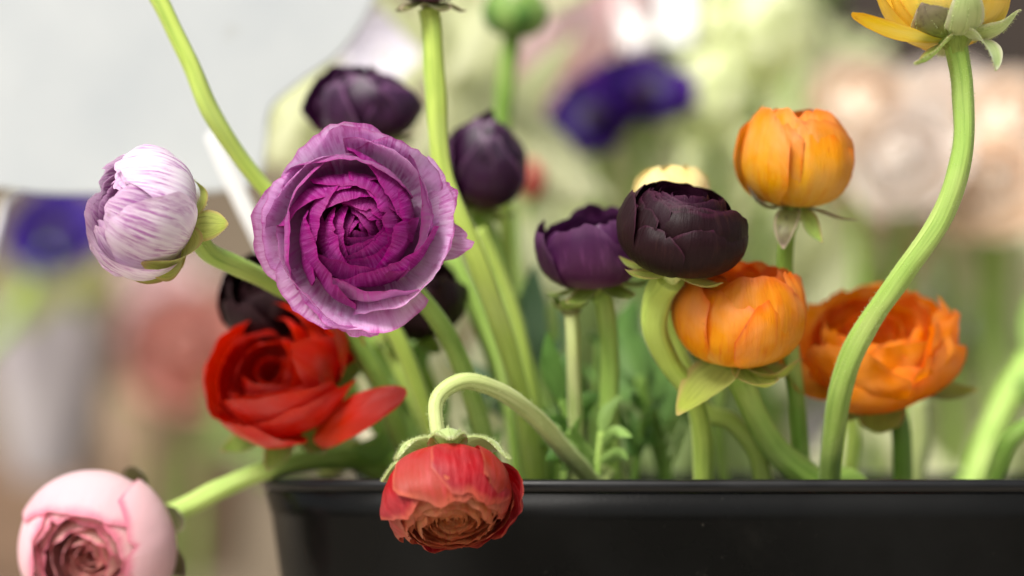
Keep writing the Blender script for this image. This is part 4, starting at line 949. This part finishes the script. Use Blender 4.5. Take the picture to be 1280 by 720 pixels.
# paper sleeves and crates at left
M['kraft'] = plain_mat('kraft_paper', lin(176, 150, 124), lin(158, 132, 106), 12, .8)
M['greypaper'] = plain_mat('grey_paper', lin(180, 172, 172), lin(164, 156, 158), 12, .7)
M['olive'] = green_mat('olive_leaf', lin(168, 168, 104), lin(158, 160, 96), lin(120, 126, 70), transl=.3)
def sleeve(label, x, ytop, ybot, rt, rb, d, mat, seed):
    rng = random.Random(seed); a = P(x, ytop, d); b = P(x, ybot, d); verts, faces = [], []; sg, rg = 40, 8
    t = empty('paper_sleeve', b, label, 'bouquet wrap')
    for j in range(rg + 1):
        c = b.lerp(a, j / rg); r = S(lerp(rb, rt, (j / rg) ** .8), d)
        for i in range(sg):
            g = 2 * math.pi * i / sg; k = 1 + .07 * (j / rg) * math.sin(g * 7 + seed) + .04 * math.sin(g * 13)
            verts.append(c + Vector((math.cos(g) * r * k, math.sin(g) * r * k, .012 * (j / rg) * math.sin(g * 5 + seed))))
    for j in range(rg):
        for i in range(sg): faces.append((j * sg + i, j * sg + (i + 1) % sg, (j + 1) * sg + (i + 1) % sg, (j + 1) * sg + i))
    mk('wrap', verts, faces, M[mat], t)
    for k in range(16):
        g = rng.uniform(0, 6.28); q = a + Vector((math.cos(g), math.sin(g), 0)) * S(rt * .6, d)
        blade(t, [a.lerp(b, .5), q, q + Vector((rng.uniform(-.05, .05), rng.uniform(-.04, .04), rng.uniform(.02, .07)))], .012, M['olive'], seed + k, n=4, m=4)
sleeve('blurred grey paper bouquet wrap at the far left', 62, 400, 600, 78, 40, 2.0, 'greypaper', 1)
sleeve('blurred kraft paper bouquet wrap left of the red bloom', 232, 500, 720, 96, 60, 2.2, 'kraft', 2)
def crate(label, x0, x1, y0, d, mat, seed):
    z1 = P(0, y0, d).z; xa, xb = P(x0, 0, d).x, P(x1, 0, d).x
    t = empty('crate', ((xa + xb) / 2, d + .12, -0.8), label, 'crate')
    n = 7; hgt = (z1 + .8) / n
    for k in range(n):
        box('slat', xa, xb, d, d + .012, -0.8 + k * hgt + .004, -0.8 + (k + 1) * hgt - .004, mat, t, bev=.002)
        box('slat', xa, xb, d + .24, d + .252, -0.8 + k * hgt + .004, -0.8 + (k + 1) * hgt - .004, mat, t, bev=.002)
    for x in (xa, xb - .014):
        box('side', x, x + .012, d + .013, d + .239, -0.8, z1, mat, t, bev=.002)
M['crate_brown'] = plain_mat('crate_brown', lin(132, 104, 80), lin(108, 84, 64), 6, .7, stretch=(1, 9, 9), bump=.2)
crate('tall blurred brown slatted crate in the lower left corner', -120, 130, 560, 2.5, M['crate_brown'], 1)

M['far_leaf'] = green_mat('far_leaf', lin(136, 156, 92), lin(122, 142, 80), lin(88, 104, 54), transl=.3)
M['far_leaf_bright'] = green_mat('far_leaf_bright', lin(228, 230, 188), lin(220, 226, 174), lin(192, 204, 136), transl=.35)
M['far_leaf_grey'] = green_mat('far_leaf_grey', lin(220, 214, 190), lin(206, 202, 172), lin(176, 172, 138), transl=.3)
# far greenery that reads as one mass
def mass(name, label, regions, mats, seed):
    for mi, (mat, regs) in enumerate(zip(mats, regions)):
        rng = random.Random(seed + mi); V, Fc, U = [], [], []
        for (x0, x1, y0, y1, d0, d1, n, ln, w_) in regs:
            for _ in range(n):
                d = rng.uniform(d0, d1); x = rng.uniform(x0, x1); y = rng.uniform(y0, y1); l = ln * rng.uniform(.6, 1.3); g = rng.gauss(0, .5)
                p = P(x, y, d); dr = Vector((math.sin(g), rng.uniform(-.3, .3), math.cos(g))); bend = Vector((rng.uniform(-.3, .3), rng.uniform(-.3, .3), -.1))
                vv, ff, uu = blade(None, [p - dr * l * .5, p + bend * l * .2, p + dr * l * .5 + bend * l * .3], w_ * rng.uniform(.6, 1.3), None, rng.random() * 9, n=4, m=4)
                o_ = len(V); V += vv; U += uu; Fc += [tuple(i + o_ for i in f) for f in ff]
        o = mk(name, V, Fc, M[mat], None, U); o['kind'] = 'stuff'; tag(o, label[mi], 'foliage')
mass('background_foliage', ['dark green blurred foliage mass behind the flowers', 'bright green blurred foliage mass behind the flowers', 'grey green blurred foliage mass behind the flowers'],
     [[(690, 900, 380, 600, 1.0, 1.3, 60, .09, .010), (990, 1290, 300, 600, 1.35, 1.7, 60, .11, .013), (280, 360, 480, 560, 1.5, 1.7, 14, .07, .012), (950, 1020, -10, 40, 1.5, 1.6, 14, .1, .014)],
      [(500, 700, 270, 580, 1.0, 1.3, 50, .12, .010), (860, 1280, 250, 600, 1.2, 1.5, 70, .11, .010), (560, 640, 0, 200, .98, 1.1, 14, .12, .008), (740, 1060, 60, 340, 1.3, 1.5, 110, .1, .016), (325, 430, 80, 170, 1.05, 1.25, 26, .06, .008)],
      [(480, 720, 250, 600, 1.2, 1.5, 60, .12, .012), (1000, 1290, 380, 620, 1.5, 1.8, 60, .12, .014), (690, 900, 230, 600, 1.4, 1.7, 50, .12, .014)]],
     ['far_leaf', 'far_leaf_bright', 'far_leaf_grey'], 500)
